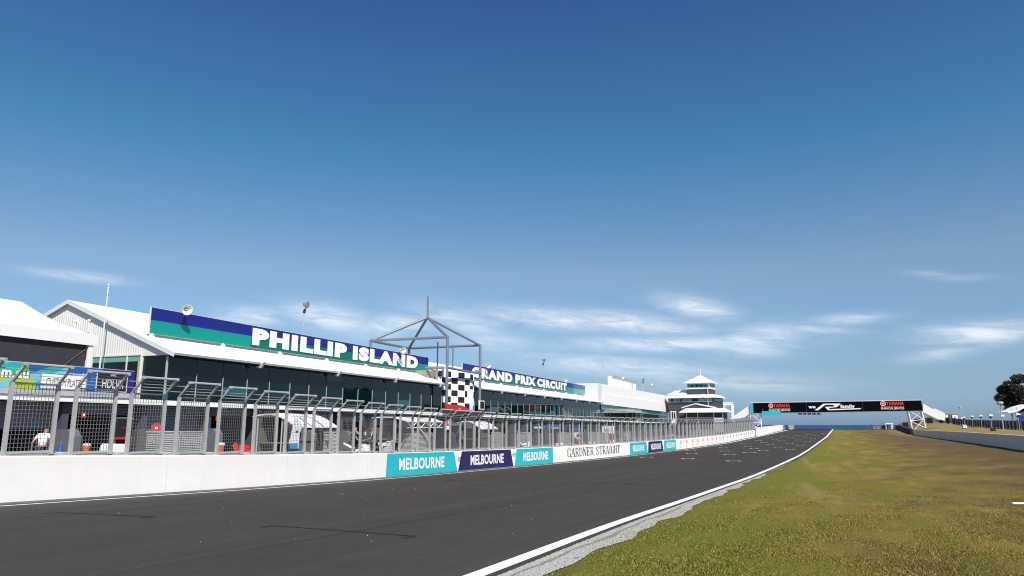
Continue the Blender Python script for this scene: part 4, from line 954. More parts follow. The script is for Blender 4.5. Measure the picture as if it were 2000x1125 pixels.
redl = mat('bright_red_print', (.72, .03, .015), .5)
gtext('YAMAHA', 1510.5, 1543, 788.5, 796, redl, .045); gtext('FINANCIAL SERVICES', 1502, 1543.5, 799.2, 803.4, letterw, .01)
gtext('YAMAHA', 1730.5, 1766, 784.3, 791.8, redl, .045); gtext('FINANCIAL SERVICES', 1721, 1766, 795.6, 800, letterw, .01)
gtext('we', 1579, 1593, 793.2, 797.8, letterw, .05); gtext('family', 1641.5, 1670, 790.3, 799, letterw, .05)
for x0, x1, y in ((1502, 1543.5, 798), (1721, 1766, 794.2)): gtext('-', x0, x1, y - .25, y + .25, mat('grey_print', (.35, .35, .35), .6), 0, 'rule_line')
for cx, cy, rr_ in ((1505.5, 792.4, 4.6), (1724.6, 788.4, 4.9)):
    d, z = G(cx, cy); r_ = rr_ * 165 / FPX; m = mb(); ax = (P(1, 0, 0) - P(0, 0, 0))
    m.lathe([(0, .001), (0, r_)], P(SG_ - .045, d, z), -ax, 24); o = m.build('round_emblem', letterw, gt)
    m = mb(); m.lathe([(.004, .001), (.004, r_ * .82)], P(SG_ - .045, d, z), -ax, 24); m.build('red_disc', redl, o)
    m = mb()
    for k in range(3):
        a_ = math.pi / 2 + k * 2 * math.pi / 3; v = Vector(); c0 = (d, z)
        q = [(d + math.cos(a_ + e) * r_ * f_, z + math.sin(a_ + e) * r_ * f_) for e, f_ in ((0, .72), (.25, .3), (1.05, .14), (-1.05, .14), (-.25, .3))]
        m.add([P(SG_ - .055, e, f_) for e, f_ in q], [(0, 1, 2, 3, 4)])
    m.build('fork_mark', letterw, o)
# the big slanted R of the middle banner, as outlined strokes
def gpoly(pts, name='lettering'):
    m = mb()
    for poly in pts: m.add([P(SG_ - .046, *G(x, y)) for x, y in poly], [tuple(range(len(poly)))])
    return m.build(name, letterw, gt)
gpoly([[(1591.2, 801.3), (1598.5, 801.3), (1611.5, 790.8), (1608, 788.4)], [(1608, 788.4), (1611.5, 790.8), (1627, 790.6), (1629.5, 793.2), (1642.2, 788)], [(1629.5, 793.2), (1642.2, 788), (1637.5, 793), (1633, 795.4), (1626, 795.6)],
       [(1611, 794.6), (1630, 794), (1633, 795.4), (1618, 796.8)], [(1611, 794.6), (1618, 796.8), (1624, 801.2), (1617, 801.2)], [(1622, 799.0), (1682.5, 797.0), (1680, 799.2), (1624, 801.2)]])
def lattice(corners_bottom, corners_top, nm='lattice_leg'):
    """white four post braced leg"""
    r = .13
    for a, b in zip(corners_bottom, corners_top): mb().tube(a, b, r, 8).build('leg_post', white, gt)
    pairs = [(0, 1), (1, 2), (2, 3), (3, 0)]
    m = mb()
    for i, j in pairs:
        for t0, t1 in ((.0, .5), (.5, 1.)):
            pa, pb = corners_bottom[i].lerp(corners_top[i], t0), corners_bottom[j].lerp(corners_top[j], t0); qa, qb = corners_bottom[i].lerp(corners_top[i], t1), corners_bottom[j].lerp(corners_top[j], t1)
            m.tube(pa, qb, .075, 6); m.tube(pb, qa, .075, 6); m.tube(qa, qb, .08, 6)
    m.build('leg_bracing', white, gt)
zr_ = -1.0
lattice([P(SG_, -22.85 * KG, -1.5), P(SG_, -25.3 * KG, -.75), P(SG_ + 2.4, -25.3 * KG, -.75), P(SG_ + 2.4, -22.85 * KG, -1.5)], [P(SG_ + .2, -22.4 * KG, gbr), P(SG_ + .2, -24.9 * KG, gbr), P(SG_ + 2.4, -24.9 * KG, gbr), P(SG_ + 2.4, -22.4 * KG, gbr)])
lattice([P(SG_, 6.95 * KG, -1.9), P(SG_, 9.5 * KG, -1.9), P(SG_ + 2.4, 9.5 * KG, -1.9), P(SG_ + 2.4, 6.95 * KG, -1.9)], [P(SG_ + .2, 6.95 * KG, gbl), P(SG_ + .2, 9.0 * KG, gbl), P(SG_ + 2.4, 9.0 * KG, gbl), P(SG_ + 2.4, 6.95 * KG, gbl)])
def ramp_shape(px, s0, s1, name):
    pts = [P(s0, *G(x, y, s0)) for x, y in px]; m = mb(); m.prism(pts, P(s1, 0, 0) - P(s0, 0, 0)); return m.build(name, fabricw, gt)
ramp_shape([(1802.2, 787.6), (1820.5, 798.4), (1827, 798.0), (1846, 807.2), (1846, 821.4), (1822, 816.8), (1803, 804.6)], SG_ + .3, SG_ + 2.3, 'covered_ramp')
ramp_shape([(1463, 792), (1462.8, 806), (1462, 815.5), (1424, 820), (1424, 818.8)], SG_ + .3, SG_ + 2.3, 'covered_ramp')
m = mb(); a = P(SG_ + .2, *G(1803, 805.4, SG_)); b = P(SG_ + .2, *G(1833, 819.8, SG_)); m.tube(a, b, .09, 6); m.build('ramp_stringer', galvd, gt)
m = mb(); a = P(SG_ + .2, *G(1447, 817, SG_)); b = P(SG_ + .2, *G(1468, 815, SG_)); m.tube(a, b, .16, 6); m.tube(P(SG_ + .2, *G(1452, 817, SG_)), P(SG_ + .2, *G(1467, 808, SG_)), .1, 6); m.build('ramp_stringer', galvd, gt)

# ------------------------------------------------------------------ control tower
TY = 205.0; TK = TY / FPX
def tower_frame():
    c = at_Y(1372.5, 829, TY + 3); c.z = CZ - 2.85
    r = thing('control_tower', 'slate grey race control tower with white pyramid roof and teal window bands', 'tower', c)
    return r
tr = tower_frame(); TB = Vector(tr.location); TYAW = R(-30)
tx = Vector((math.cos(TYAW), math.sin(TYAW), 0)); ty = Vector((-math.sin(TYAW), math.cos(TYAW), 0))
def T(x, y, z): return TB + tx * x + ty * y + Vector((0, 0, z + 2.85))
def tbox(m, x0, x1, y0, y1, z0, z1): return m.hexa([T(x0, y0, z0), T(x1, y0, z0), T(x1, y1, z0), T(x0, y1, z0), T(x0, y0, z1), T(x1, y0, z1), T(x1, y1, z1), T(x0, y1, z1)])
hw = 3.2
tbox(mb(), -hw, hw, -hw, hw, -3, 10.3).build('tower_shaft', slate, tr)
tbox(mb(), -hw - .06, hw + .06, -hw - .06, hw + .06, 9.95, 11.7).build('cab_wall', white, tr)
for (x0, x1, y0, y1) in ((-hw + .25, hw - .35, -hw - .10, -hw - .065), (hw + .065, hw + .10, -hw + .4, hw - .4)):
    o = tbox(mb(), x0, x1, y0, y1, 10.45, 11.4).build('cab_window', tglass, tr)
    m = mb()
    for k in (.18, .42, .62):
        if x1 - x0 > 1: tbox(m, x0 + (x1 - x0) * k, x0 + (x1 - x0) * k + .5, y0 - .02, y0 - .005, 10.46, 11.1 + .2 * (k == .42))
        else: tbox(m, x1 + .005, x1 + .02, y0 + (y1 - y0) * k, y0 + (y1 - y0) * k + .4, 10.46, 11.2)
    m.build('dark_mullion', black, o)
e = hw + .75
m = mb(); ap = T(0, 0, 14.1); cs4 = [T(-e, -e, 11.65), T(e, -e, 11.65), T(e, e, 11.65), T(-e, e, 11.65)]
m.add(cs4 + [ap], [(0, 1, 4), (1, 2, 4), (2, 3, 4), (3, 0, 4), (3, 2, 1, 0)]); m.build('pyramid_roof', roofwhite, tr)
mb().tube(T(0, 0, 13.9), T(0, 0, 16.3), .14, 8, .07).build('spire', trim, tr)
for x_, y_, h_ in ((-3.8, -1, 15.4), (-2.5, -2, 15.3), (3.4, -1.5, 14.0)): mb().tube(T(x_, y_, 11.5), T(x_, y_, h_), .035, 6).build('aerial', trim, tr)
# middle storey: wider, with a sloped skirt roof
X0, X1, Y0, Y1 = -8.6, hw + 1.3, -hw - .5, hw + 3
tbox(mb(), X0, X1, Y0, Y1, -3, 7.5).build('middle_storey', slate, tr)
m = mb(); k_ = .9
m.add([T(X0 - .3, Y0 - k_, 7.45), T(X1 + k_, Y0 - k_, 7.45), T(X1 + k_, Y1, 7.45), T(X0 - .3, Y1, 7.45), T(X0 - .3, Y0 + .3, 8.4), T(X1 - .4, Y0 + .3, 8.4), T(X1 - .4, Y1, 8.4), T(X0 - .3, Y1, 8.4)], [(3, 2, 1, 0), (4, 5, 6, 7), (0, 1, 5, 4), (1, 2, 6, 5), (2, 3, 7, 6), (3, 0, 4, 7)]); m.build('skirt_roof', roofwhite, tr)
for (x0, x1) in ((X0 + .4, X0 + 2.7), (X0 + 2.9, X0 + 5.4), (-hw + .1, hw + .7)):
    o = tbox(mb(), x0, x1, Y0 - .05, Y0 - .005, 6.45, 7.25).build('window_band', tglass, tr)
    tbox(mb(), x0 + .2 * (x1 - x0), x0 + .45 * (x1 - x0), Y0 - .07, Y0 - .055, 6.47, 7.2).build('dark_mullion', black, o)
    tbox(mb(), x0 - .1, x1 + .1, Y0 - .09, Y0 - .051, 6.3, 6.44).build('sill', trim, o)
tbox(mb(), X1 + .005, X1 + .05, Y0 + .5, Y1 - 1, 6.45, 7.25).build('window_band', tglass, tr)
m = mb(); m.add([T(X0 - .6, Y0, 8.41), T(-hw - .1, Y0, 8.41), T(-hw - .1, Y1, 8.41), T(X0 - .6, Y1, 8.41), T(X0 + 1.4, Y0 + 2.5, 9.7), T(-hw - .1, Y0 + 2.5, 9.9), T(-hw - .1, Y1 - 1, 9.9), T(X0 + 1.4, Y1 - 1, 9.7)], [(3, 2, 1, 0), (4, 5, 6, 7), (0, 1, 5, 4), (1, 2, 6, 5), (2, 3, 7, 6), (3, 0, 4, 7)]); m.build('side_roof', roofwhite, tr)
m = mb(); m.add([T(-5.6, Y0 + .9, 8.93), T(-3.35, Y0 + .9, 8.93), T(-3.35, Y0 + 2.3, 9.70), T(-4.4, Y0 + 2.3, 9.70)], [(0, 1, 2, 3)]); m.build('dark_roof_panel', dnavy, tr)
m = mb(); m.tube(T(hw - .3, Y0 - .3, 2), T(hw - .3, Y0 - .3, 7.3), .09, 6); m.tube(T(hw - .3, -hw - .2, 8.3), T(hw - .5, -hw - .2, 10.2), .12, 6); m.tube(T(.8, Y0 - .9, 8.3), T(2.3, Y0 - 1, 7.9), .08, 6); m.build('drain_pipe', trim, tr)
# timing pavilion in front
tp = thing('pavilion', 'low white hip roofed pavilion with dark windows at the foot of the control tower', 'pavilion', T(1.5, -8, -2.85))
PX0, PX1, PY0, PY1 = -3.6, 9.2, -10.0, Y0 - .2
tbox(mb(), PX0 + 1.4, PX1 - 1.2, PY0 + 1.2, PY1, -2.85, 3.5).build('dark_interior', blackp, tp)
m = mb(); m.add([T(PX0 - .2, PY0, 3.3), T(PX1 + .5, PY0, 3.3), T(PX1 + .5, PY1, 3.3), T(PX0 - .2, PY1, 3.3), T(PX0 + 1.2, PY0 + 2, 4.45), T(PX1 - 1.6, PY0 + 2, 4.45), T(PX1 - 1.6, PY1 - .01, 4.45), T(PX0 + 1.2, PY1 - .01, 4.45)], [(3, 2, 1, 0), (4, 5, 6, 7), (0, 1, 5, 4), (1, 2, 6, 5), (2, 3, 7, 6), (3, 0, 4, 7)]); m.build('hip_roof', roofwhite, tp)
m = mb(); m.prism([T(-3.1, PY0 + 2.05, 4.46), T(4.9, PY0 + 2.05, 4.46), T(.4, PY0 + 2.05, 5.5)], ty * 3); m.build('roof_gable', slate, tp)
m = mb()
for a, b in ((T(-3.5, PY0 + 1.9, 4.5), T(.4, PY0 + 1.9, 5.55)), (T(5.4, PY0 + 1.9, 4.5), T(.4, PY0 + 1.9, 5.55))):
    m.hexa([a, a + ty * 3.2, b + ty * 3.2, b, a + up * .28, a + ty * 3.2 + up * .28, b + ty * 3.2 + up * .28, b + up * .28])
m.build('gable_roof', roofwhite, tp)
for x in (-2.0, 1.1, 5.5, 7.85): tbox(mb(), x, x + .22, PY0 + 1.0, PY0 + 1.19, -2.85, 3.4).build('post', trim, tp)
tbox(mb(), PX0 + 1.4, PX1 - 1.2, PY0 + .95, PY0 + 1.15, 1.75, 1.95).build('rail', trim, tp)
tbox(mb(), 5.6, PX1 - 1.0, PY0 + .8, PY0 + .94, -2.0, 1.8).build('white_base_panel', white, tp)
tbox(mb(), 1.6, 2.7, PY0 + 1.16, PY0 + 1.195, 2.5, 3.2).build('sloped_display', slate, tp)
# small things between the far building and the tower
def pbox(name, label, cat, x0, x1, y0, y1, Y, dep, body, extras=()):
    a = at_Y(x0, y1, Y); b = at_Y(x1, y1, Y); t = at_Y(x0, y0, Y); r = thing(name, label, cat, Vector(((a.x + b.x) / 2, Y, a.z)))
    mb().box(a.x, b.x, Y, Y + dep, a.z - 1.5, t.z).build(body[0], body[1], r); return r, a, b, t
r, a, b, t = pbox('white_door_frame', 'white framed dark doorway beside the far end of the green glass', 'doorway', 1311, 1321, 803, 818, 198, 1.5, ('frame', white))
m = mb(); w_ = b.x - a.x; m.box(a.x + w_ * .12, a.x + w_ * .42, 197.9, 197.97, a.z, t.z - .2); m.box(a.x + w_ * .55, a.x + w_ * .85, 197.9, 197.97, a.z, t.z - .3); m.build('dark_pane', black, r)
# lattice arch
ar = thing('truss_arch', 'white lattice truss arch right of the control tower', 'truss', at_Y(1421, 829, 222) - Vector((0, 0, 2.8)))
m = mb(); yy = 222.0
def tl(x, y, o=0): v = at_Y(x, y, yy); v.y += o; return v
def truss(p, q, w, nseg, mbx, ax):
    for s_ in (-1, 1):
        for o_ in (0, .8): mbx.tube(p + ax * w * s_ + Vector((0, o_, 0)), q + ax * w * s_ + Vector((0, o_, 0)), .11, 6)
    for k in range(nseg):
        a = p.lerp(q, k / nseg); b = p.lerp(q, (k + 1) / nseg); sg = 1 if k % 2 else -1
        mbx.tube(a + ax * w * sg, b - ax * w * sg, .08, 5); mbx.tube(a + ax * w * sg + Vector((0, .8, 0)), b - ax * w * sg + Vector((0, .8, 0)), .08, 5); mbx.tube(a - ax * w, a + ax * w, .08, 5)
truss(tl(1410, 789), tl(1432, 789), .35, 6, m, Vector((0, 0, 1))); m.build('top_truss', white, ar)
for xa, xb in ((1413.5, 1413.5), (1430, 1432)):
    m = mb(); truss(tl(xa, 789), tl(xb, 826), .33, 8, m, Vector((1, 0, 0))); m.build('truss_leg', white, ar)

# ------------------------------------------------------------------ right hand side
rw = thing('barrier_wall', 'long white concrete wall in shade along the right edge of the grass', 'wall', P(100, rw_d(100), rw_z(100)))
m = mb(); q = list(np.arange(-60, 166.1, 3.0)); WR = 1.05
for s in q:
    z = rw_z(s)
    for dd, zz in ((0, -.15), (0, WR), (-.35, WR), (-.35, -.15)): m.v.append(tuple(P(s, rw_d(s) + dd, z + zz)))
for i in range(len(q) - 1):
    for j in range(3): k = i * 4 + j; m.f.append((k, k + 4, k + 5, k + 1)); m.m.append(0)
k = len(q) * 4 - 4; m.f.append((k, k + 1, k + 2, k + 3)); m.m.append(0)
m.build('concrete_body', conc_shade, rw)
m = mb()
for s in np.arange(4, 160, 6): m.hexa([P(s, rw_d(s) + .004, rw_z(s)), P(s + .03, rw_d(s) + .004, rw_z(s)), P(s + .03, rw_d(s) - .01, rw_z(s)), P(s, rw_d(s) - .01, rw_z(s)), P(s, rw_d(s) + .004, rw_z(s) + WR), P(s + .03, rw_d(s) + .004, rw_z(s) + WR), P(s + .03, rw_d(s) - .01, rw_z(s) + WR), P(s, rw_d(s) - .01, rw_z(s) + WR)])
m.build('joint_line', MATS['joint_grey'], rw)
tyw = thing('tyre_barrier', 'low black layered tyre barrier continuing beyond the shaded white wall', 'barrier', P(180, rw_d(180), rw_z(180)))
for k in range(3):
    m = mb(); q = list(np.arange(166.2, 199, 2.0)); 
    for s in q:
        z = rw_z(s) + k * .34
        for dd, zz in ((.25, .02), (.33, .16), (.25, .31), (-.6, .31), (-.6, .02)): m.v.append(tuple(P(s, rw_d(s) + dd, z + zz)))
    for i in range(len(q) - 1):
        for j in range(5): a = i * 5 + j; b = i * 5 + (j + 1) % 5; m.f.append((a, a + 5, b + 5, b)); m.m.append(0)
    m.f.append((0, 1, 2, 3, 4)); m.m.append(0); m.build('tyre_row', mulch, tyw)
# dark timber slat spectator fence with shade cloth
fpts = [(60, -33, -1.0), (90, -33.5, -.98), (110, -34, -.96), (139, -35, -.9), (170, -37, -.62), (203, -39, -.33), (222, -39.5, .18), (229, -37.5, .62), (232, -33, .25), (234, -29.5, -1.0)]
def fpath(t):
    L_ = [0]
    for a, b in zip(fpts[:-1], fpts[1:]): L_.append(L_[-1] + math.dist(a[:2], b[:2]))
    t = min(t, L_[-1]); 
    for i in range(len(fpts) - 1):
        if t <= L_[i + 1]: k = (t - L_[i]) / (L_[i + 1] - L_[i]); return tuple(fpts[i][j] + (fpts[i + 1][j] - fpts[i][j]) * k for j in range(3)), L_[-1]
    return fpts[-1], L_[-1]
TL = fpath(1e9)[1]
sf = thing('spectator_fence', 'dark slatted timber fence with grey cloth along the far grassy bank', 'fence', P(139, -35, -.9))
t = 0
while t < TL:
    m = mb()
    (s, d, z), _ = fpath(t); (s2, d2, z2), _ = fpath(t + 1.5)
    a, b = P(s, d, z), P(s2, d2, z2); a.z -= .1
    n_ = (b - a); n_.z = 0; n_.normalize(); nn = Vector((-n_.y, n_.x, 0)); wv = n_ * 1.55; h = 1.6 + rng.uniform(-.05, .05)
    m.hexa([a - nn * .03, a + wv - nn * .03, a + wv + nn * .03, a + nn * .03, a - nn * .03 + up * h, a + wv - nn * .03 + up * h, a + wv + nn * .03 + up * h, a + nn * .03 + up * h]); t += 3.3; m.build('timber_panel', fencewood, sf)
m = mb(); t = 0
while t < TL - 1:
    a, b = P(*fpath(t)[0]), P(*fpath(t + 1.0)[0]); nn = Vector((-(b - a).y, (b - a).x, 0)).normalized() * -.06
    m.add([a + nn + up * .12, b + nn + up * .12, b + nn + up * 1.5, a + nn + up * 1.5], [(0, 1, 2, 3)]); t += 1.0
m.build('shade_cloth', fencecloth, sf)
def pole(name, label, cat, x, yb, yt, Y, rr_=.05, group=None):
    a = at_Y(x, yb, Y); t = at_Y(x, yt, Y); r = thing(name, label, cat, a, group); b = Vector((a.x, a.y, t.z)); mb().tube(a - up * .3, b, rr_, 7).build('pole', galv, r); return r, a, b
# slim camera poles
for k, (x, yb, yt, yc, Y, lab) in enumerate(((1884, 829, 804, 815, 175, 'slim sensor pole behind the fence, leftmost of the thin poles by the cabin'), (1900.5, 831, 801, 813, 165, 'slim sensor pole between the little white sign and the tree, second from the cabin'), (1918, 834, 801, 812, 150, 'slim sensor pole in the middle of the fence row, third from the cabin'),
                                             (1938, 841, 800, 811, 118, 'slim sensor pole with a black box at its foot, left of the floodlight pole'), (1992, 842, 795, 809, 112, 'slim sensor pole in front of the curved white roof at the right edge'))):
    r, a, b = pole('sensor_pole', lab, 'pole', x, yb, yt, Y, .045, 'slim sensor poles along the spectator fence')
    z = at_Y(x, yc, Y).z
    for dz, wv, mt in ((0, .32, trim), (-.35, .16, blackp)):
        m = mb(); m.prism([Vector((a.x - wv, a.y - .15, z + dz - .14)), Vector((a.x + wv, a.y - .15, z + dz - .1)), Vector((a.x + wv, a.y - .15, z + dz + .12)), Vector((a.x - wv, a.y - .15, z + dz + .16))], (0, .3, 0)); m.build('sensor_box', mt, r)
    if k == 3: m = mb(); m.prism([a + Vector((-.35, -.4, -.2)), a + Vector((.35, -.4, -.2)), a + Vector((.28, -.4, .38)), a + Vector((-.28, -.4, .38))], (0, .4, 0)); m.build('base_box', blackp, r)
# lamp poles
def lamp_pole(x, yb, yt, Y, label, k):
    r, a, b = pole('lamp_pole', label, 'lamp', x, yb, yt, Y, .07 * k, 'lamp poles behind the right hand wall')
    m = mb(); m.lathe([(-.1 * k, .05), (-.05 * k, .35 * k), (.12 * k, .4 * k), (.22 * k, .25 * k), (.28 * k, .02)], b, Vector((-.3, -.3, 1)), 14); m.build('lamp_head', lens, r, True)
    if k > 1.1:
        z = (a.z * .45 + b.z * .55); mb().box(a.x - .28, a.x + .28, a.y - .25, a.y - .08, z - .2, z + .1).build('sensor_box', trim, r)
lamp_pole(1877.5, 824, 796, 200, 'tall thin lamp pole just right of the white cabin', 1.0)
lamp_pole(1960, 840, 788, 120, 'tall lamp pole with a wide bright head in front of the tree', 1.3)
for x, y, lab in ((1762, 813, 'highest of three far thin lamps left of the bridge leg'), (1753, 817.5, 'middle of three far thin lamps left of the bridge leg'), (1746, 822, 'lowest of three far thin lamps left of the bridge leg')): lamp_pole(x, 838, y, 260, lab, .8)
# cabin
cab = thing('cabin', 'white portable cabin with one dark window behind the slatted fence', 'cabin', at_Y(1859, 826, 205))
a, b = at_Y(1848, 824, 205), at_Y(1871, 822, 205); t = at_Y(1848, 807.6, 205)
mb().box(a.x, b.x, 205, 208.5, a.z - 1.5, t.z).build('wall', white, cab); mb().box(a.x - .25, b.x + .25, 204.6, 208.8, t.z, t.z + .25).build('roof', gutter, cab)
wa, wb = at_Y(1852.5, 818.5, 204.9), at_Y(1860, 811, 204.9); wn = mb().box(wa.x, wb.x, 204.93, 204.98, wa.z, wb.z).build('window', black, cab)
m = mb(); m.box(wa.x - .06, wa.x + .02, 204.9, 204.925, wa.z, wb.z); m.box((wa.x + wb.x) / 2 - .04, (wa.x + wb.x) / 2 + .04, 204.9, 204.925, wa.z, wb.z); m.build('window_frame', trim, wn)
mb().box(b.x - .9, b.x - .5, 204.8, 204.98, wa.z - .2, wb.z - .3).build('meter_box', gutter, cab)
mb().box(b.x + .1, b.x + .55, 203.6, 204.05, a.z - 2.2, t.z - 1.1).build('corner_post', white, cab)
# small board
r, a, b, t = pbox('small_notice_board', 'small white notice board on the grass in front of the slatted fence', 'sign', 1880, 1888.5, 828.5, 837, 140, .12, ('leg_frame', galvd))
w_ = b.x - a.x; m = mb(); m.box(a.x + .1, b.x, 139.9, 139.96, a.z + .12, t.z - .25); m.build('white_panel', letterw, r); mb().box(a.x + .15, b.x - .1, 139.86, 139.895, a.z + .35, t.z - .35).build('grey_print', palegrey, r)
# grandstand roof at the right edge
cr_ = thing('shelter', 'open shelter with a curved white roof at the right edge in front of the tree', 'shelter', at_Y(1990, 826, 135))
m = mb(); pts = [(1968.5, 804.6), (1978, 803.2), (1986, 801.0), (1993, 797.2), (2001, 793.5), (2020, 788.5), (2020, 790.2), (2001, 796.4), (1993, 801.0), (1986, 804.0), (1976, 806.2), (1969, 806.0)]
m.prism([at_Y(x, y, 135) for x, y in pts], (1.5, 6, 0)); m.build('curved_roof', white, cr_)
for x in (1979, 2008): m = mb(); a = at_Y(x, 828, 136); t = at_Y(x, 803, 136); m.tube(a - up * .5, Vector((a.x, a.y, t.z)), .12, 8); m.build('post', galvd, cr_)
a, b = at_Y(1991, 826, 139), at_Y(2022, 804, 139); mb().box(a.x, b.x, 139, 139.2, a.z - .4, b.z).build('back_wall', slate, cr_)
a, b = at_Y(1996, 822, 134), at_Y(2012, 812, 134)
vv = thing('parked_van', 'dark blue van partly seen at the right edge under the curved roof', 'van', Vector((a.x, 134, a.z)))
m = mb(); m.prism([Vector((a.x, 134, a.z - 1)), Vector((a.x + 4.4, 134, a.z - 1)), Vector((a.x + 4.4, 134, b.z)), Vector((a.x + 1.0, 134, b.z)), Vector((a.x + .3, 134, b.z - .7)), Vector((a.x, 134, b.z - .9))], (0, 1.7, 0)); m.build('body', blue, vv)
m = mb(); m.box(a.x + 1.0, a.x + 2.0, 133.97, 133.995, b.z - .75, b.z - .2); m.build('window', black, vv)
for x in (.8, 3.5): m = mb(); m.tube(Vector((a.x + x, 133.9, a.z - 1.0)), Vector((a.x + x, 134.15, a.z - 1.0)), .34, 14); m.build('wheel', rubber, vv)
# marshal hut and scaffold beyond the crest
mh = thing('marshal_hut', 'small open white roofed marshal hut by the far tyre barrier', 'hut', at_Y(1737, 836, 205))
a, b = at_Y(1730, 836, 205), at_Y(1744, 826.2, 205)
mb().box(a.x, b.x, 205, 207.5, b.z - .18, b.z).build('roof', white, mh)
for x in (a.x + .1, b.x - .25, b.x - .55): mb().box(x, x + .15, 205.1, 205.25, a.z - .5, b.z - .18).build('post', trim, mh)
mb().box(a.x + .1, b.x - .1, 207.2, 207.4, a.z - .5, b.z - .6).build('back_panel', slate, mh)
sc = thing('scaffold_stand', 'low lattice scaffold stand with a rusty platform against the sea', 'scaffold', at_Y(1713, 839, 214))
a, b = at_Y(1706, 838.5, 214), at_Y(1720, 830.5, 214); m = mb()
for i in range(3):
    x0 = a.x + (b.x - a.x) * i / 3; x1 = a.x + (b.x - a.x) * (i + 1) / 3
    m.tube((x0, 214, a.z - .5), (x1, 214, b.z), .05, 5); m.tube((x1, 214, a.z - .5), (x0, 214, b.z), .05, 5); m.tube((x0, 214, a.z - .5), (x0, 214, b.z), .05, 5)
m.build('lattice_frame', galv, sc); mb().box(a.x - .3, b.x + .1, 213.7, 215, b.z, b.z + .16).build('platform', mat('rusty_deck', (.28, .20, .16), .8), sc)
# white marker lying in the grass
gm = thing('marker_board', 'flat white distance marker lying in the grass at the right edge', 'marker', Vector((0, 0, 0)))
a_, b_, c_ = ray(1990, 966); tt = -1.8 / c_; loc = P(a_ * tt, b_ * tt, terrain_z(a_ * tt, b_ * tt)); gm.location = loc
m = mb(); m.prism([loc + Vector((-.2, -.04, .03)), loc + Vector((.7, -.04, .03)), loc + Vector((.7, .05, .04)), loc + Vector((-.2, .05, .04))], (0, 0, .025)); m.build('board', letterw, gm)

# ------------------------------------------------------------------ trees
leafm = bpy.data.materials.new('dark_olive_leaves'); leafm.use_nodes = True
_n = leafm.node_tree.nodes; _l = leafm.node_tree.links; _b = _n['Principled BSDF']; _b.inputs['Roughness'].default_value = .6; _b.inputs['Specular IOR Level'].default_value = .3
_a = _n.new('ShaderNodeAttribute'); _a.attribute_name = 'tint'; _r = _n.new('ShaderNodeValToRGB'); _r.color_ramp.elements[0].color = (.010, .013, .007, 1); _r.color_ramp.elements[1].color = (.050, .050, .022, 1)
_l.new(_a.outputs['Fac'], _r.inputs[0]); _l.new(_r.outputs[0], _b.inputs['Base Color'])
def leaf_mesh(clumps, per, size, seed):
    """clumps: (x,y,z,r); leaf-sized quads through each clump's volume"""
    g = np.random.default_rng(seed); c = np.array(clumps); N_ = len(c) * per
    ctr = np.repeat(c[:, :3], per, 0); rad = np.repeat(c[:, 3], per)
    v = g.normal(size=(N_, 3)); v /= np.linalg.norm(v, axis=1)[:, None]; p = ctr + v * (rad * g.uniform(.35, 1, N_) ** .6)[:, None] * [1, 1, .75]
    a = g.normal(size=(N_, 3)); a /= np.linalg.norm(a, axis=1)[:, None]; b = np.cross(a, g.normal(size=(N_, 3))); b /= np.linalg.norm(b, axis=1)[:, None]
    sz = size * g.uniform(.6, 1.3, N_)[:, None]; V = np.stack([p - a * sz, p + b * sz * .5, p + a * sz, p - b * sz * .5], 1).reshape(-1, 3)
    me = bpy.data.meshes.new('leaves'); me.vertices.add(len(V)); me.vertices.foreach_set('co', V.ravel()); me.loops.add(N_ * 4); me.loops.foreach_set('vertex_index', np.arange(N_ * 4))
    me.polygons.add(N_); me.polygons.foreach_set('loop_start', np.arange(N_) * 4); me.polygons.foreach_set('loop_total', np.full(N_, 4))
    at = me.attributes.new('tint', 'FLOAT', 'POINT'); at.data.foreach_set('value', np.repeat(np.clip(np.repeat(g.uniform(0, .7, len(c)), per) + g.uniform(-.2, .4, N_), 0, 1), 4).astype(np.float32))
    me.materials.append(leafm); me.update(); me.validate(); return me
def tree(label, base, h, rx, seed, group=None, per=170, nc=46, skew=0.):
    g = random.Random(seed); r = thing('tree', label, 'tree', base, group); cl = []
    m = mb(); tp_ = Vector((g.uniform(-.3, .3), g.uniform(-.3, .3), h * .42)); m.tube((0, 0, -.4), tp_, .32, 9, .2)
    while len(cl) < nc:
        x, y, z = g.uniform(-1, 1), g.uniform(-1, 1), g.uniform(-1, 1)
        q = x * x + y * y + z * z
        if q > 1 or (z < -.55 and q > .6): continue
        cl.append((x * rx + skew * z, y * rx, h * .52 + z * h * .49, rx * g.uniform(.16, .30)))
    for k in range(9): c = cl[k * 4]; m.tube(tp_ * g.uniform(.6, 1), Vector(c[:3]), .12, 6, .03)
    for i, v in enumerate(m.v): m.v[i] = (v[0] + base.x, v[1] + base.y, v[2] + base.z)
    m.build('trunk', bark, r)
    me = leaf_mesh(cl, per, .24, seed); o = bpy.data.objects.new('crown', me); COL.objects.link(o); o.parent = r; return r
tb = at_Y(2017, 829, 150); tb.z = CZ + .2
tree('big dark dense tree rising behind the curved roof at the right edge', tb, 10.2, 5.2, 4, 'trees on the right hand bank', 330, 70, .6)
for k, (s, d, h, rx) in enumerate(((118, -62, 11, 5.5), (108, -75, 12, 6), (96, -66, 10, 5), (84, -78, 12, 6))):
    tree('dark dense tree outside the right edge of the view, ' + ('nearest the curved roof', 'second from the curved roof', 'third from the curved roof', 'farthest from the curved roof')[k], P(s, d, .2), h, rx, 20 + k, 'trees on the right hand bank', 120, 40)
g_ = random.Random(9); cl = [(*P(g_.uniform(60, 250), g_.uniform(-175, -150), 0).to_2d(), CZ + 2 + g_.uniform(0, 9) * g_.uniform(.3, 1), g_.uniform(2.2, 3.6)) for _ in range(260)]
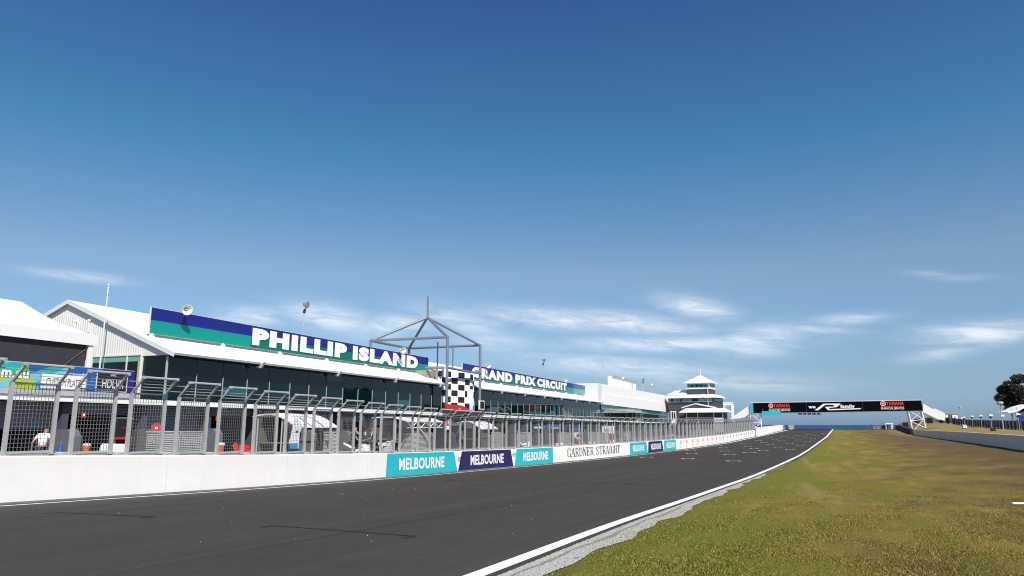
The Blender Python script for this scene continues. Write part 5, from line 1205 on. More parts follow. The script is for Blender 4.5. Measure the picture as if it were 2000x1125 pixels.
wo = bpy.data.objects.new('woodland', leaf_mesh(cl, 40, .8, 77)); COL.objects.link(wo); tag(wo, 'far dark belt of woodland on the rise beyond the right hand bank', 'woodland', None, 'stuff')

# ------------------------------------------------------------------ pit lane equipment
def floor_at(s, d): return terrain_z(s, d) + .03
def pit_stand(label, x0, x1, ytop, ylip, d0, depth, body=None, wing=False, end=True):
    s0, s1 = on_d(x0, ylip, d0)[0], on_d(x1, ylip, d0)[0]; zl_ = on_d((x0 + x1) / 2, ylip, d0)[1]; zt_ = on_d((x0 + x1) / 2, ytop, d0 + depth * .5)[1]; f = floor_at(s0, d0 + 1)
    r = thing('pit_stand', label, 'stand', P(s0, d0 + depth / 2, f), 'white canopied team stands behind the pit wall')
    n = 10; m = mb()
    def arc(t): return d0 + depth * t, zl_ + (zt_ - zl_) * (math.sin(min(1, t * 1.6) * math.pi / 2) if t < .63 else 1 - .18 * ((t - .63) / .37) ** 2)
    for i in range(n + 1):
        d, z = arc(i / n)
        m.v += [tuple(P(s0, d, z)), tuple(P(s1, d, z)), tuple(P(s1, d, z - .06)), tuple(P(s0, d, z - .06))]
    for i in range(n):
        for j in range(4): q = 4 * i + j; q2 = 4 * i + (j + 1) % 4; m.f.append((q, q2, q2 + 4, q + 4)); m.m.append(0)
    m.f += [(0, 1, 2, 3), (4 * n, 4 * n + 1, 4 * n + 2, 4 * n + 3)]; m.m += [0, 0]; m.build('canopy', fabricw, r, False)
    for t_ in (.33, .62):                   # seams over the canopy
        m = mb(); s = s0 + (s1 - s0) * t_
        for i in range(n):
            da, za = arc(i / n); db, zb_ = arc((i + 1) / n); m.add([P(s, da, za + .006), P(s + .16, da, za + .006), P(s + .16, db, zb_ + .006), P(s, db, zb_ + .006)], [(0, 1, 2, 3)])
        m.build('canopy_seam', mat('blue_grey_seam', (.16, .20, .30), .6), r)
    for s in (s0 + .1, s1 - .1):
        for d in (d0 + depth * .35, d0 + depth * .9): mb().tube(P(s, d, f), P(s, d, zt_ - .12), .035, 6).build('post', galv, r)
    m = mb(); m.sdz(s0 + .15, s1 - .15, d0 + depth * .3, d0 + depth * .85, f + .95, f + 1.02); m.build('counter', tan, r)
    m = mb(); m.sdz(s0 + .2, s1 - .2, d0 + depth * .86, d0 + depth * .9, f + .1, f + 1.7); m.build('back_panel', mat('brown_back_panel', (.14, .11, .07), .8), r)
    m = mb()
    for k in range(2): a = s0 + .5 + k * (s1 - s0) * .42; m.sdz(a, a + .55, d0 + depth * .6, d0 + depth * .66, f + 1.15, f + 1.5)
    m.build('monitor', blackp, r)
    if end:
        pts = [(577, 815), (584, 821), (590.5, 832), (584, 848), (581.5, 876), (566, 876), (564.5, 862), (569, 846), (572, 826)]
        o = mb(); o.prism([P(s0 - .05, *on_s(x, y, s0 - .05)) for x, y in pts], P(.05, 0, 0) - P(0, 0, 0)); e = o.build('end_panel', fabricw, r)
        o = mb(); o.prism([P(s0 - .06, *on_s(x, y, s0 - .06)) for x, y in ((565, 866), (581.8, 866), (581, 876), (566, 876))], P(.005, 0, 0) - P(0, 0, 0)); o.build('blue_band', cyanb, e)
        mb().tube(P(s0 - .07, *on_s(580, 843, s0 - .06)), P(s0 - .055, *on_s(580, 843, s0 - .06)), .06, 8).build('black_knob', blackp, e)
    if wing:
        o = mb(); o.prism([P(s0 + .6, *on_s(x, y, s0 + .6)) for x, y in ((534, 808), (540, 806.5), (560, 807.5), (573, 811.5), (572, 816), (563, 823.5), (556, 818), (546, 811.5))], P(.9, 0, 0) - P(0, 0, 0)); o.build('wing_canopy', fabricw, r)
        m = mb(); q = on_s(561.5, 824, s0 + .6); m.tube(P(s0 + .6, q[0], f), P(s0 + .6, q[0], q[1] + .3), .04, 6); m.build('post', galv, r)
    if body:
        a, b = on_d(body[0], body[3], d0 + .2)[0], on_d(body[1], body[3], d0 + .2)[0]; z1 = on_d(body[0], body[2], d0 + .2)[1]
        m = mb(); m.sdz(a, b, d0 + .2, d0 + 1.4, f + .25, z1); m.build('grey_trunk', ltgrey, r)
        m = mb(); m.sdz(a - .02, b + .02, d0 + .18, d0 + 1.42, f + .15, f + .25); m.build('black_base', black, r)
        for k in range(4):
            u = s0 + (s1 - s0) * k / 4; v = u + (s1 - s0) / 4
            m = mb(); m.tube(P(u, d0 + .05, zl_ - .04), P((u + v) / 2, d0 + .05, zl_ - .38), .03, 5); m.tube(P((u + v) / 2, d0 + .05, zl_ - .38), P(v, d0 + .05, zl_ - .04), .03, 5); m.build('truss_brace', white, r)
        m = mb(); m.tube(P(s0, d0 + .05, zl_ - .4), P(s1, d0 + .05, zl_ - .4), .03, 5); m.build('truss_chord', white, r)
        pv = [(819.5, 832), (820.5, 838), (826, 845), (832, 853), (836, 862), (837.5, 872)]
        m = mb(); pp = [P(*((on_d(x, y, d0 + .1)[0], d0 + .1, on_d(x, y, d0 + .1)[1]))) for x, y in pv]
        for a_, b_ in zip(pp[:-1], pp[1:]): m.tube(a_, b_, .05, 6)
        m.build('bent_hose', white, r)
    return r
pit_stand('white canopied team stand with a leaf shaped blue banded end panel, nearest the camera', 579, 659, 809.5, 833, 21.8, 2.6, wing=True)
pit_stand('white canopied team stand with a grey trunk below, left of the checkered wall', 797, 866, 815, 823, 22.2, 2.6, body=(802, 838, 846, 877), end=False)
pit_stand('small white canopied team stand below and right of the checkered wall', 940, 972, 823, 837, 26, 2.4, end=False)

def slat_cabinet(x0, x1, y0, d, label, hgt=None):
    s0, s1 = on_d(x0, y0, d)[0], on_d(x1, y0, d)[0]; z1 = on_d((x0 + x1) / 2, y0, d)[1]; f = floor_at(s0, d)
    r = thing('slatted_cabinet', label, 'cabinet', P(s0, d, f), 'light grey slatted cabinets in the pit lane')
    mb().sdz(s0, s1, d, d + .6, f + .08, z1).build('body', ltgrey, r)
    m = mb(); m.sdz(s0 - .03, s1 + .03, d - .03, d + .63, z1, z1 + .05); m.build('lid', mat('pale_lid', (.5, .5, .5), .5), r)
    n = max(1, int((s1 - s0) / 1.2))
    for k in range(n + 1):
        s = s0 + (s1 - s0) * k / n; m = mb(); m.sdz(s - .03, s + .03, d - .04, d - .005, f, z1); m.build('frame_upright', galv, r)
slat_cabinet(309, 352, 844.5, 24.2, 'long light grey slatted cabinet behind the third and fourth fence panels, left of its pair')
slat_cabinet(353, 395, 844.5, 24.2, 'long light grey slatted cabinet behind the fourth fence panel, right of its pair')
slat_cabinet(650, 660, 845, 24.5, 'tall light grey slatted cabinet beside the nearest white canopied stand')
slat_cabinet(971, 978, 845.5, 27, 'narrow light grey slatted cabinet right of the small white canopied stand')
slat_cabinet(1020, 1036, 845.5, 28, 'light grey slatted cabinet behind the teal board left of the lettering')
slat_cabinet(1098, 1112, 845.5, 28, 'light grey slatted cabinet left of the red white and blue banner')
slat_cabinet(1159, 1170, 845.5, 28, 'light grey slatted cabinet above the middle of the black lettering')
slat_cabinet(1176, 1190, 845.5, 28, 'light grey slatted cabinet beneath the white and red flag banner')
slat_cabinet(1224, 1232, 844, 29, 'small light grey slatted cabinet above the first farther teal board')

def bucket(x, y0, y1, d, label):
    s, z1 = on_d(x, y0, d); z0 = on_d(x, y1, d)[1]; o = P(s, d - .2, z0); k = z1 - z0
    r = thing('fire_bucket', label, 'bucket', o, 'orange buckets hung on the garage dividers')
    m = mb(); m.lathe([(0, .01), (0, k * .30), (k * .75, k * .40), (k * .77, k * .43), (k * .80, k * .40)], o, up, 14); m.build('pail', orange, r)
    m = mb(); m.lathe([(k * .7, k * .38), (k * .92, k * .42), (k * 1.0, k * .30), (k * .9, .01)], o + Vector((.02, 0, 0)), up, 9)
    m.build('white_rag', fabricw, r)
    m = mb()
    for i in range(8):
        a, b = math.pi * i / 8, math.pi * (i + 1) / 8; q = lambda t: o + (P(math.cos(t) * k * .4, 0, 0) - P(0, 0, 0)) + up * (k * .78 + math.sin(t) * k * .25)
        m.tube(q(a), q(b), .012, 4)
    m.build('handle', galv, r)
bucket(163.5, 866, 884, DE - .6, 'orange bucket with a white rag, behind the second fence panel')
bucket(425.5, 864.5, 885, DE - .6, 'orange bucket with a white rag, between the fourth and fifth fence panels')
bucket(748.5, 874, 884, 23.0, 'orange bucket by the three mechanics')
def wall_sign(x, y0, y1, w, d, label):
    s, z1 = on_d(x, y0, d); z0 = on_d(x, y1, d)[1]; r = thing('fire_point_sign', label, 'sign', P(s, d, z0), 'small red signs on the garage dividers')
    mb().sdz(s - w, s + w, d - .03, d, z0, z1).build('panel', red, r); mb().sdz(s - w * .35, s + w * .35, d - .036, d - .031, z0 + (z1 - z0) * .35, z0 + (z1 - z0) * .8).build('white_symbol', letterw, r)
wall_sign(163.5, 806, 816, .13, DE + .32, 'small dark red sign above the leftmost orange bucket')
wall_sign(424.5, 812, 821.5, .13, DE + .32, 'small red sign above the orange bucket left of the fifth fence panel')
wall_sign(1142, 838, 846, .25, DE + .3, 'small red sign above the black lettering, right of the striped banner')
# hose reel
s, z = on_d(305, 836, DE - .9); o = P(s, DE - .9, z); r = thing('hose_reel', 'red fire hose reel with a white hub behind the third fence panel', 'hose reel', o)
ax = (P(0, -1, 0) - P(0, 0, 0)); ax = (ax + Vector((-.35, -.6, 0))).normalized()
m = mb(); m.lathe([(-.09, .01), (-.09, .27), (-.06, .285), (.06, .285), (.09, .27), (.09, .01)], o, ax, 24); m.build('disc', red, r)
m = mb(); m.lathe([(.092, .01), (.10, .085), (.11, .08), (.112, .01)], o, ax, 16); m.build('hub', letterw, r)
m = mb(); m.tube(o - ax * .1, Vector((o.x, o.y, CZ + floor_at(s, DE - .9))) - ax * .1, .05, 8); m.build('stand', galvd, r)
m = mb(); q = [o + Vector((-.1, 0, -.28)), o + Vector((-.02, 0, -.5)), o + Vector((-.06, -.05, -.66)), o + Vector((-.3, -.05, -.72))]
for a, b in zip(q[:-1], q[1:]): m.tube(a, b, .025, 6)
m.build('hose', red, r)
# poster wall panel and covered bin
def panel_thing(name, label, cat, x0, x1, y0, y1, d, mats_parts, group=None):
    """flat standing panel with coloured bands: (name, material, v0, v1)"""
    s0, s1 = on_d(x0, (y0 + y1) / 2, d)[0], on_d(x1, (y0 + y1) / 2, d)[0]; z1 = on_d((x0 + x1) / 2, y0, d)[1]; z0 = on_d((x0 + x1) / 2, y1, d)[1]
    r = thing(name, label, cat, P(s0, d, z0), group); H = z1 - z0
    mb().sdz(s0, s1, d + .012, d + .05, z0, z1).build('backing', galvd, r)
    for nm, mt, u0, u1, v0, v1 in mats_parts:
        mb().sdz(s0 + (s1 - s0) * u0, s0 + (s1 - s0) * u1, d - .004, d + .01, z0 + H * v0, z0 + H * v1).build(nm, mt, r)
    for s in (s0 + .08, s1 - .08): mb().tube(P(s, d + .06, floor_at(s0, d)), P(s, d + .06, z1), .025, 6).build('post', galvd, r)
    return r
panel_thing('team_poster', 'dark poster panel with a red stripe, between the second and third fence panels', 'poster', 226, 260, 815, 858, DE - .1, [('dark_field', black, 0, 1, .12, .93), ('red_stripe', red, 0, 1, 0, .10), ('grey_top', galvd, 0, 1, .94, 1), ('red_print', darkred, .35, .75, .38, .42), ('red_print', red, .35, .8, .5, .54)])
panel_thing('team_poster', 'dark red panel inside the garage behind the fifth fence panel', 'poster', 474, 500, 817, 878, DE + 1.5, [('red_field', darkred, 0, 1, 0, 1), ('round_print', blue, .4, .55, .4, .5)])
panel_thing('team_poster', 'dark red panel beside the leaf shaped end of the nearest stand', 'poster', 553, 576, 812, 884, DE - .4, [('red_field', darkred, 0, 1, 0, 1), ('grey_print', galvd, .5, .75, .4, .46)])
panel_thing('team_banner', 'red white and blue striped banner above the black lettering', 'banner', 1121, 1133.5, 835, 868, 29, [('blue_top', blue, 0, 1, .72, 1), ('white_field', letterw, 0, 1, .3, .72), ('navy_stripe', dnavy, .4, 1, .42, .6), ('red_stripe', red, .3, 1, 0, .16), ('red_patch', red, 0, .4, .2, .42)])
panel_thing('team_banner', 'white banner with a red lower edge above the right half of the lettering', 'banner', 1176, 1200, 832, 852, 29, [('white_field', letterw, 0, 1, .25, 1), ('red_edge', red, .6, 1, 0, .24), ('dark_print', blackp, .2, .5, .45, .7)])
panel_thing('team_banner', 'narrow blue fascia board above the garage right of the checkered wall', 'banner', 1069, 1093, 829, 837, DE + .3, [('blue_field', blue, 0, 1, .3, 1), ('white_print', letterw, .35, .9, .0, .25)])
panel_thing('team_banner', 'narrow white lettered strip with a round blue badge, above a garage', 'banner', 1043, 1066.5, 832, 838, DE + .3, [('white_print', letterw, 0, .6, .3, .7), ('blue_badge', blue, .78, 1, 0, 1), ('white_print', letterw, .82, .9, .4, .9)])
panel_thing('team_banner', 'bright green banner near the far end of the fence', 'banner', 1336, 1351, 834, 860, 30, [('green_field', green, 0, 1, 0, .95), ('white_print', letterw, .4, .8, .3, .7)])
panel_thing('team_banner', 'tall red and white feather banner at the end of the garages', 'banner', 1312, 1316, 838, 862, 30, [('red_field', red, 0, 1, .6, 1), ('white_field', letterw, 0, 1, 0, .58)])
panel_thing('team_banner', 'short red and blue banner above the farthest teal board', 'banner', 1303, 1309, 836, 858, 30, [('blue_top', dnavy, 0, 1, .75, 1), ('red_field', red, .2, 1, .4, .75), ('white_field', letterw, .2, 1, 0, .38)])
s0, zz = on_d(222, 866.5, 24)[0], on_d(236, 866.5, 24)[1]; s1 = on_d(253, 866.5, 24)[0]
r = thing('covered_trolley', 'white sheeted trolley between the second and third fence panels', 'trolley', P(s0, 24, floor_at(s0, 24)))
f = floor_at(s0, 24); m = mb(); m.prism([P(s0, 24, f + .2), P(s1, 24, f + .2), P(s1, 24, zz - .02), P(s0 + .1, 24, zz), P(s0, 24, zz - .15)], P(0, .7, 0) - P(0, 0, 0)); m.build('sheet', fabricw, r)
for a in (s0 + .15, s1 - .15): mb().tube(P(a, 24.1, f + .1), P(a, 24.2, f + .1), .1, 10).build('wheel', rubber, r)
# ladder-like red stand, blue banner wedge
r = thing('red_paddock_stand', 'red tubular stand leaning under the nearest white canopy', 'stand', P(on_d(640, 880, 22.5)[0], 22.5, floor_at(38, 22.5)))
m = mb()
for dx in (0, 4.5):
    a = on_d(636 + dx, 860, 22.5); b = on_d(644 + dx, 883, 22.5); m.tube(P(a[0], 22.5, a[1]), P(b[0], 22.5, b[1]), .028, 6)
for y in (864, 870, 876): a = on_d(637.5 + (y - 860) * .35, y, 22.5); b = on_d(642 + (y - 860) * .35, y, 22.5); m.tube(P(a[0], 22.5, a[1]), P(b[0], 22.5, b[1]), .022, 5)
m.build('tube_frame', red, r)
r = thing('folded_parasol', 'blue folded parasol standing between the first and second fence panels', 'parasol', P(on_d(116, 884, 30)[0], 30, floor_at(22, 30)))
s, z = on_d(117.5, 862, 30); f = floor_at(s, 30); o = P(s, 30, f); h = z - f; m = mb(); m.lathe([(.1, .05), (.12, .22), (h * .5, .16), (h - .1, .05), (h, .01)], o, Vector((.05, 0, 1)), 12); m.build('canopy', blue, r); m = mb(); m.tube(o, o + up * .12, .2, 10); m.build('base', blackp, r)
# sign with red diagonal on a post by the tower
panel_thing('pit_board', 'red and white diagonal striped board under the checkered wall', 'sign', 871, 880, 819, 839, 24.5, [('red_field', red, 0, 1, .38, 1), ('white_field', letterw, 0, 1, 0, .36), ('white_diagonal', letterw, .35, .7, .5, .9)])
# crates, bins and barriers far along the pit lane
for k, (x0, x1, y0, lab) in enumerate(((1355, 1378, 841, 'grey crate stack right of the green banner, left of three'), (1380, 1398, 839.5, 'grey crate stack right of the green banner, middle of three'), (1405, 1420, 838, 'grey crate stack right of the green banner, right of three'))):
    d = 20; s0, s1 = on_d(x0, y0, d)[0], on_d(x1, y0, d)[0]; z1 = on_d(x0, y0, d)[1]; f = floor_at(s0, d); r = thing('crate_stack', lab, 'crates', P(s0, d, f), 'grey crate stacks at the far end of the pit lane')
    n = 3
    for j in range(n):
        z0 = f + (z1 - f) * j / n; mb().sdz(s0 + .1 * (j % 2), s1 - .1 * (j % 2), d, d + 1, z0, z0 + (z1 - f) / n - .04).build('crate', ltgrey, r)
for k, (x, y, d, lab) in enumerate(((1080, 866, 21, 'red and white traffic barrier at the foot of the fence, first from the navy board'), (1146, 864, 19, 'red and white traffic barrier at the foot of the fence right of the striped banner'), (1186, 861, 18, 'red and white traffic barrier at the foot of the fence under the white banner'), (1255, 855, 19, 'red and white traffic barrier above the first farther teal board'))):
    s, z = on_d(x, y, d); f = floor_at(s, d); r = thing('traffic_barrier', lab, 'barrier', P(s, d, f), 'red and white traffic barriers in the pit lane'); h = max(.55, z - f)
    for j in range(4):
        m = mb(); m.prism([P(s + j * .7, d - .2, f), P(s + j * .7, d + .2, f), P(s + j * .7, d + .08, f + h), P(s + j * .7, d - .08, f + h)], P(.69, 0, 0) - P(0, 0, 0)); m.build('segment', red if j % 2 == 0 else letterw, r)

# motorbikes
def motorbike(label, pos, yaw, body_m, k=1.0):
    r = thing('motorbike', label, 'motorbike', pos, 'motorbikes in the pit lane'); c, s_ = math.cos(yaw), math.sin(yaw)
    def L_(x, y, z): return Vector((pos.x + x * c - y * s_, pos.y + x * s_ + y * c, pos.z + z))
    yv = L_(0, 1, 0) - L_(0, 0, 0)
    for x in (-.7, .7):
        w_ = mb(); w_.lathe([(-.07, .2), (-.075, .27), (-.05, .31), (.05, .31), (.075, .27), (.07, .2)], L_(x, 0, .31), yv, 20); wh = w_.build('wheel', rubber, r, True)
        w_ = mb(); w_.lathe([(-.04, .19), (-.04, .21), (.04, .21), (.04, .19), (-.04, .19)], L_(x, 0, .31), yv, 20)
        for a in range(5): q = a * 2 * math.pi / 5; w_.tube(L_(x, 0, .31), L_(x + .2 * math.cos(q), 0, .31 + .2 * math.sin(q)), .014, 5)
        w_.build('rim', galvd, wh)
    m = mb(); m.prism([L_(.42, -.17, .3), L_(-.25, -.17, .28), L_(-.3, -.17, .6), L_(.05, -.17, .68), L_(.35, -.17, .8), L_(.62, -.17, 1.0), L_(.75, -.17, .85), L_(.62, -.17, .6)], yv * .34); m.build('fairing', body_m, r)
    m = mb(); m.prism([L_(.18, -.14, .7), L_(-.3, -.14, .72), L_(-.32, -.14, .66), L_(.18, -.14, .62)], yv * .28); m.build('seat', blackp, r)
    m = mb(); m.prism([L_(-.28, -.1, .7), L_(-.85, -.06, .95), L_(-.9, -.06, .88), L_(-.4, -.1, .6)], yv * .18); m.build('tail', body_m, r)
    m = mb(); m.prism([L_(.2, -.13, .68), L_(-.1, -.13, .7), L_(-.02, -.13, .86), L_(.22, -.13, .88), L_(.32, -.13, .8)], yv * .26); m.build('fuel_tank', body_m, r)
    m = mb(); m.tube(L_(.7, -.09, .31), L_(.48, -.09, .9), .026, 6); m.tube(L_(.7, .09, .31), L_(.48, .09, .9), .026, 6); m.build('fork', galv, r)
    m = mb(); m.tube(L_(.46, -.34, .88), L_(.46, .34, .88), .018, 6); m.build('handlebar', blackp, r)
    m = mb(); m.prism([L_(.62, -.12, 1.0), L_(.45, -.12, 1.18), L_(.42, -.12, 1.15), L_(.55, -.12, .98)], yv * .24); m.build('windscreen', mat('smoked_screen', (.03, .03, .035), .15), r)
    return r
def pit_pos(x, Y): v = at_Y(x, 829, Y); s = v.x * SA + v.y * CA; d = -v.x * CA + v.y * SA; v.z = CZ + floor_at(s, d); return v
motorbike('silver and white motorbike the mechanics work on', pit_pos(706, 37.5), R(25), white)
motorbike('white motorbike on a stand right of the mechanics', pit_pos(752, 40), R(70), mat('white_fairing', (.7, .7, .72), .3))
motorbike('blue and white motorbike right of the mechanics', pit_pos(770, 41), R(110), dnavy)
motorbike('red motorbike nosed out of a garage behind the fifth fence panel', pit_pos(488, 36), R(200), red)
motorbike('white and red motorbike below the teal board left of the lettering', pit_pos(1024, 66), R(60), white)
motorbike('red motorbike near the green banner', pit_pos(1330, 110), R(40), red)

# ------------------------------------------------------------------ people
def skin_mesh(V, E, rad, root=0, lv=1):
    me = bpy.data.meshes.new('sk'); me.from_pydata(V, E, []); o = bpy.data.objects.new('sk', me); COL.objects.link(o)
    md = o.modifiers.new('s', 'SKIN'); md.use_smooth_shade = True
    for i, q in enumerate(me.skin_vertices[0].data):
        rr_ = rad[i]; q.radius = rr_ if isinstance(rr_, tuple) else (rr_, rr_); q.use_root = (i == root)
    sb = o.modifiers.new('u', 'SUBSURF'); sb.levels = lv; sb.render_levels = lv
    dg = bpy.context.evaluated_depsgraph_get(); out = bpy.data.meshes.new_from_object(o.evaluated_get(dg)); bpy.data.objects.remove(o); bpy.data.meshes.remove(me); return out
def person(label, pos, yaw, arms, lean=0., bow=0., stride=0., shirt=tsh, trousers=trou, sleeve=.75, k=1.0, group='people working in the pit lane'):
    """local frame faces +Y; arms = ((elbow offset, wrist offset) left, right) from the shoulder in the unleaned torso frame"""
    root = thing('person', label, 'person', pos, group); root.rotation_euler = (0, 0, yaw)
    Rl = Matrix.Rotation(-lean, 3, 'X'); pv = Vector((0, 0, .95))
    def tq(v): return pv + Rl @ (Vector(v) - pv)
    V, E, Q = [], [], []
    def add(p, r_, par=None):
        V.append(tuple(Vector(p) * k)); Q.append(tuple(x * k for x in r_) if isinstance(r_, tuple) else r_ * k); i = len(V) - 1
        if par is not None: E.append((par, i))
        return i
    pel = add(pv, (.15, .11)); wa = add(tq((0, 0, 1.12)), (.14, .10), pel); ch = add(tq((0, 0, 1.32)), (.17, .115), wa); nk0 = add(tq((0, .0, 1.46)), .07, ch)
    Rb = Matrix.Rotation(-(lean + bow), 3, 'X'); nb = tq((0, 0, 1.50))
    def hq(v): return nb + Rb @ Vector(v)
    nk = add(hq((0, .01, .02)), .055, nk0); hd0 = add(hq((0, .025, .09)), (.068, .075), nk); hd1 = add(hq((0, .02, .17)), (.078, .095), hd0); add(hq((0, .005, .25)), (.06, .07), hd1)
    nose = add(hq((0, .125, .14)), .014, hd0)
    for sx_ in (-1, 1): add(hq((sx_ * .085, .01, .14)), .018, hd1)
    SH, TR = [pel, wa, ch, nk0], [pel]; seg = {'shirt': [(pel, wa), (wa, ch), (ch, nk0)], 'tr': []}; feet = []
    for sx_, (eo, wo_) in zip((-1, 1), arms):
        sh0 = add(tq((sx_ * .19, 0, 1.40)), .068, ch); s_ = Vector((sx_ * .19, 0, 1.40)); el = s_ + Vector(eo); wr = el + Vector(wo_)
        e_ = add(tq(el), .044, sh0); w_ = add(tq(wr), .028, e_); seg['shirt'] += [(ch, sh0), (sh0, e_)]; SH += [sh0, e_]
        dv = (tq(wr) - tq(el)).normalized(); pm = add(tq(wr) + dv * .055, (.038, .018), w_); side = dv.cross(Vector((0, 1, 0)) if abs(dv.y) < .8 else Vector((0, 0, 1))).normalized(); fw = side.cross(dv).normalized()
        for j, (o_, ln) in enumerate(((-.030, .062), (-.010, .072), (.011, .068), (.031, .052))):
            a = add(tq(wr) + dv * .095 + side * o_, .009, pm); b = add(tq(wr) + dv * (.095 + ln * .6) + side * o_ * 1.1 + fw * .012, .0085, a); add(tq(wr) + dv * (.095 + ln) + side * o_ * 1.1 + fw * .034, .0075, b)
        a = add(tq(wr) + dv * .045 + side * -.042 + fw * .012, .010, pm); add(tq(wr) + dv * .085 + side * -.058 + fw * .026, .009, a)
    for sx_ in (-1, 1):
        st = stride * sx_; h_ = add((sx_ * .09, 0, .90), .098, pel); kn = add((sx_ * .10, .03 + st * .5, .50), .060, h_); an = add((sx_ * .10, -.01 + st, .09), .042, kn); to = add((sx_ * .105, .13 + st, .045), (.042, .03), an)
        TR += [h_, kn, an]; seg['tr'] += [(pel, h_), (h_, kn), (kn, an)]; feet.append((an, to))
    me = skin_mesh(V, E, Q); me.materials.append(skin); o = bpy.data.objects.new('body', me); COL.objects.link(o); o.parent = root
    def garment(nm, idx, edges, grow, mt, trim_=None):
        mp = {v: i for i, v in enumerate(dict.fromkeys(idx))}; vs = [V[v] for v in mp]; rs_ = [tuple(x * grow + .006 for x in (Q[v] if isinstance(Q[v], tuple) else (Q[v], Q[v]))) for v in mp]
        if trim_:
            for (a, b) in trim_: A, B = Vector(V[a]), Vector(V[b]); vs[mp[b]] = tuple(A.lerp(B, sleeve))
        g = skin_mesh(vs, [(mp[a], mp[b]) for a, b in edges], rs_); g.materials.append(mt); q = bpy.data.objects.new(nm, g); COL.objects.link(q); q.parent = root
    garment('shirt', SH, seg['shirt'], 1.10, shirt, [e for e in seg['shirt'] if e[0] not in (pel, wa, ch)])
    garment('trousers', TR, seg['tr'], 1.12, trousers)
    for an, to in feet:
        g = skin_mesh([V[an], V[to]], [(0, 1)], [.05, (.05, .04)]); g.materials.append(rubber); q = bpy.data.objects.new('shoe', g); COL.objects.link(q); q.parent = root
    g = skin_mesh([tuple(hq((0, -.02, .14)) * k), tuple(hq((0, -.015, .20)) * k), tuple(hq((0, .01, .255)) * k)], [(0, 1), (1, 2)], [(.078, .07), (.086, .092), (.066, .075)]); g.materials.append(hairm); q = bpy.data.objects.new('hair', g); COL.objects.link(q); q.parent = root
    m = mb()
    for sx_ in (-1, 1): c = hq((sx_ * .033, .108, .165)) * k; m.sphere(c, .013, 8)
    me2 = m.build('eyes', black); me2.parent = root
    m = mb(); a, b = hq((-.026, .10, .085)) * k, hq((.026, .10, .085)) * k; m.tube(a, b, .007, 5); q = m.build('mouth', mat('lips', (.30, .10, .08), .5)); q.parent = root
    return root
down = ((-.07, -.03, -.27), (.0, .10, -.25)); downr = ((.07, -.03, -.27), (.0, .10, -.25))
person('man in a white T-shirt with bowed head and hanging arms, seen from behind', pit_pos(86, 29), R(10), (((-.14, -.04, -.26), (-.04, .14, -.23)), ((.15, -.04, -.26), (.03, .14, -.23))), lean=R(16), bow=R(38), k=1.03)
person('mechanic in a navy shirt standing left of the silver motorbike', pit_pos(690, 38), R(-60), (down, ((.05, .10, -.26), (.0, .22, -.12))), lean=R(6), bow=R(14), shirt=navyc, trousers=navyc)
person('mechanic in a navy shirt bending over the silver motorbike', pit_pos(713, 38.6), R(110), (((-.03, .16, -.22), (.05, .14, -.2)), ((.03, .16, -.22), (-.05, .14, -.2))), lean=R(38), bow=R(8), shirt=navyc, trousers=navyc)
person('mechanic in a navy shirt with forearms raised, right of the silver motorbike', pit_pos(731, 37.6), R(75), (((-.05, .06, -.27), (.05, .24, -.02)), ((.05, .06, -.27), (-.05, .24, -.04))), lean=R(3), bow=R(10), shirt=navyc, trousers=navyc)
for q in list(bpy.data.objects):
    if q.name.startswith('person') and q.type == 'EMPTY' and 'navy' in q.get('label', ''):
        m = mb()
        for sx_ in (-1, 1): m.prism([(sx_ * .20 - .02, -.02, 1.475), (sx_ * .20 + .02, -.02, 1.475), (sx_ * .275 + .02, -.02, 1.30), (sx_ * .275 - .02, -.02, 1.30)], (0, .04, 0))
        st = m.build('white_stripe', letterw); st.parent = q; st.rotation_euler = (0, 0, 0)

# ------------------------------------------------------------------ grass blades, gravel stones, pebbles on the track
gs = np.arange(-10, 80, .5); A_rr = np.array([road_r(s) for s in gs]); A_rz = np.array([road_z(s) for s in gs]); A_rw = np.array([rw_d(s) for s in gs]); A_wz = np.array([rw_z(s) for s in gs])
def tz_np(s, d):
    rr_, rz_, rw__, wz_ = (np.interp(s, gs, a) for a in (A_rr, A_rz, A_rw, A_wz)); t = np.clip((d - rr_) / (rw__ - rr_), 0, 1); q = rr_ - d; u = np.clip((q - .9) / 1.6, 0, 1)
    return rz_ + (wz_ - rz_) * (t * .6 + .4 * t * t * (3 - 2 * t)) + u * u * (3 - 2 * u) * .02 * np.sin(s * .9 + d * 1.3) * np.sin(d * .7 - s * .23)
def raw_mesh(name, V, nper, mt, tint=None):
    nf = len(V) // nper; me = bpy.data.meshes.new(name); me.vertices.add(len(V)); me.vertices.foreach_set('co', V.astype(np.float32).ravel()); me.loops.add(len(V)); me.loops.foreach_set('vertex_index', np.arange(len(V)))
    me.polygons.add(nf); me.polygons.foreach_set('loop_start', np.arange(nf) * nper); me.polygons.foreach_set('loop_total', np.full(nf, nper))
    if tint is not None: me.attributes.new('tint', 'FLOAT', 'POINT').data.foreach_set('value', tint.astype(np.float32))
    me.materials.append(mt); me.update(); o = bpy.data.objects.new(name, me); COL.objects.link(o); return o
N_ = 620000
Yv = np.exp(nrg.uniform(math.log(7.0), math.log(40), N_)); Xv = nrg.uniform(-.05, .80, N_) * Yv
sv = Xv * SA + Yv * CA; dv = -Xv * CA + Yv * SA
wv = np.clip(.34 * (1 - np.clip((sv - 9) / 31, 0, 1)) + .04, .05, 1) + np.interp(sv, sg_, .16 * rag[:len(sg_)])
ed = np.interp(sv, gs, A_rr) - wv - dv; keep = (ed > nrg.normal(-.05, .13, N_) - .12 * np.sin(sv * 5.3) * np.sin(sv * 1.9)) 
Xv, Yv, sv, dv = Xv[keep], Yv[keep], sv[keep], dv[keep]; n_ = len(Xv)
zv = tz_np(sv, dv) + CZ - .008
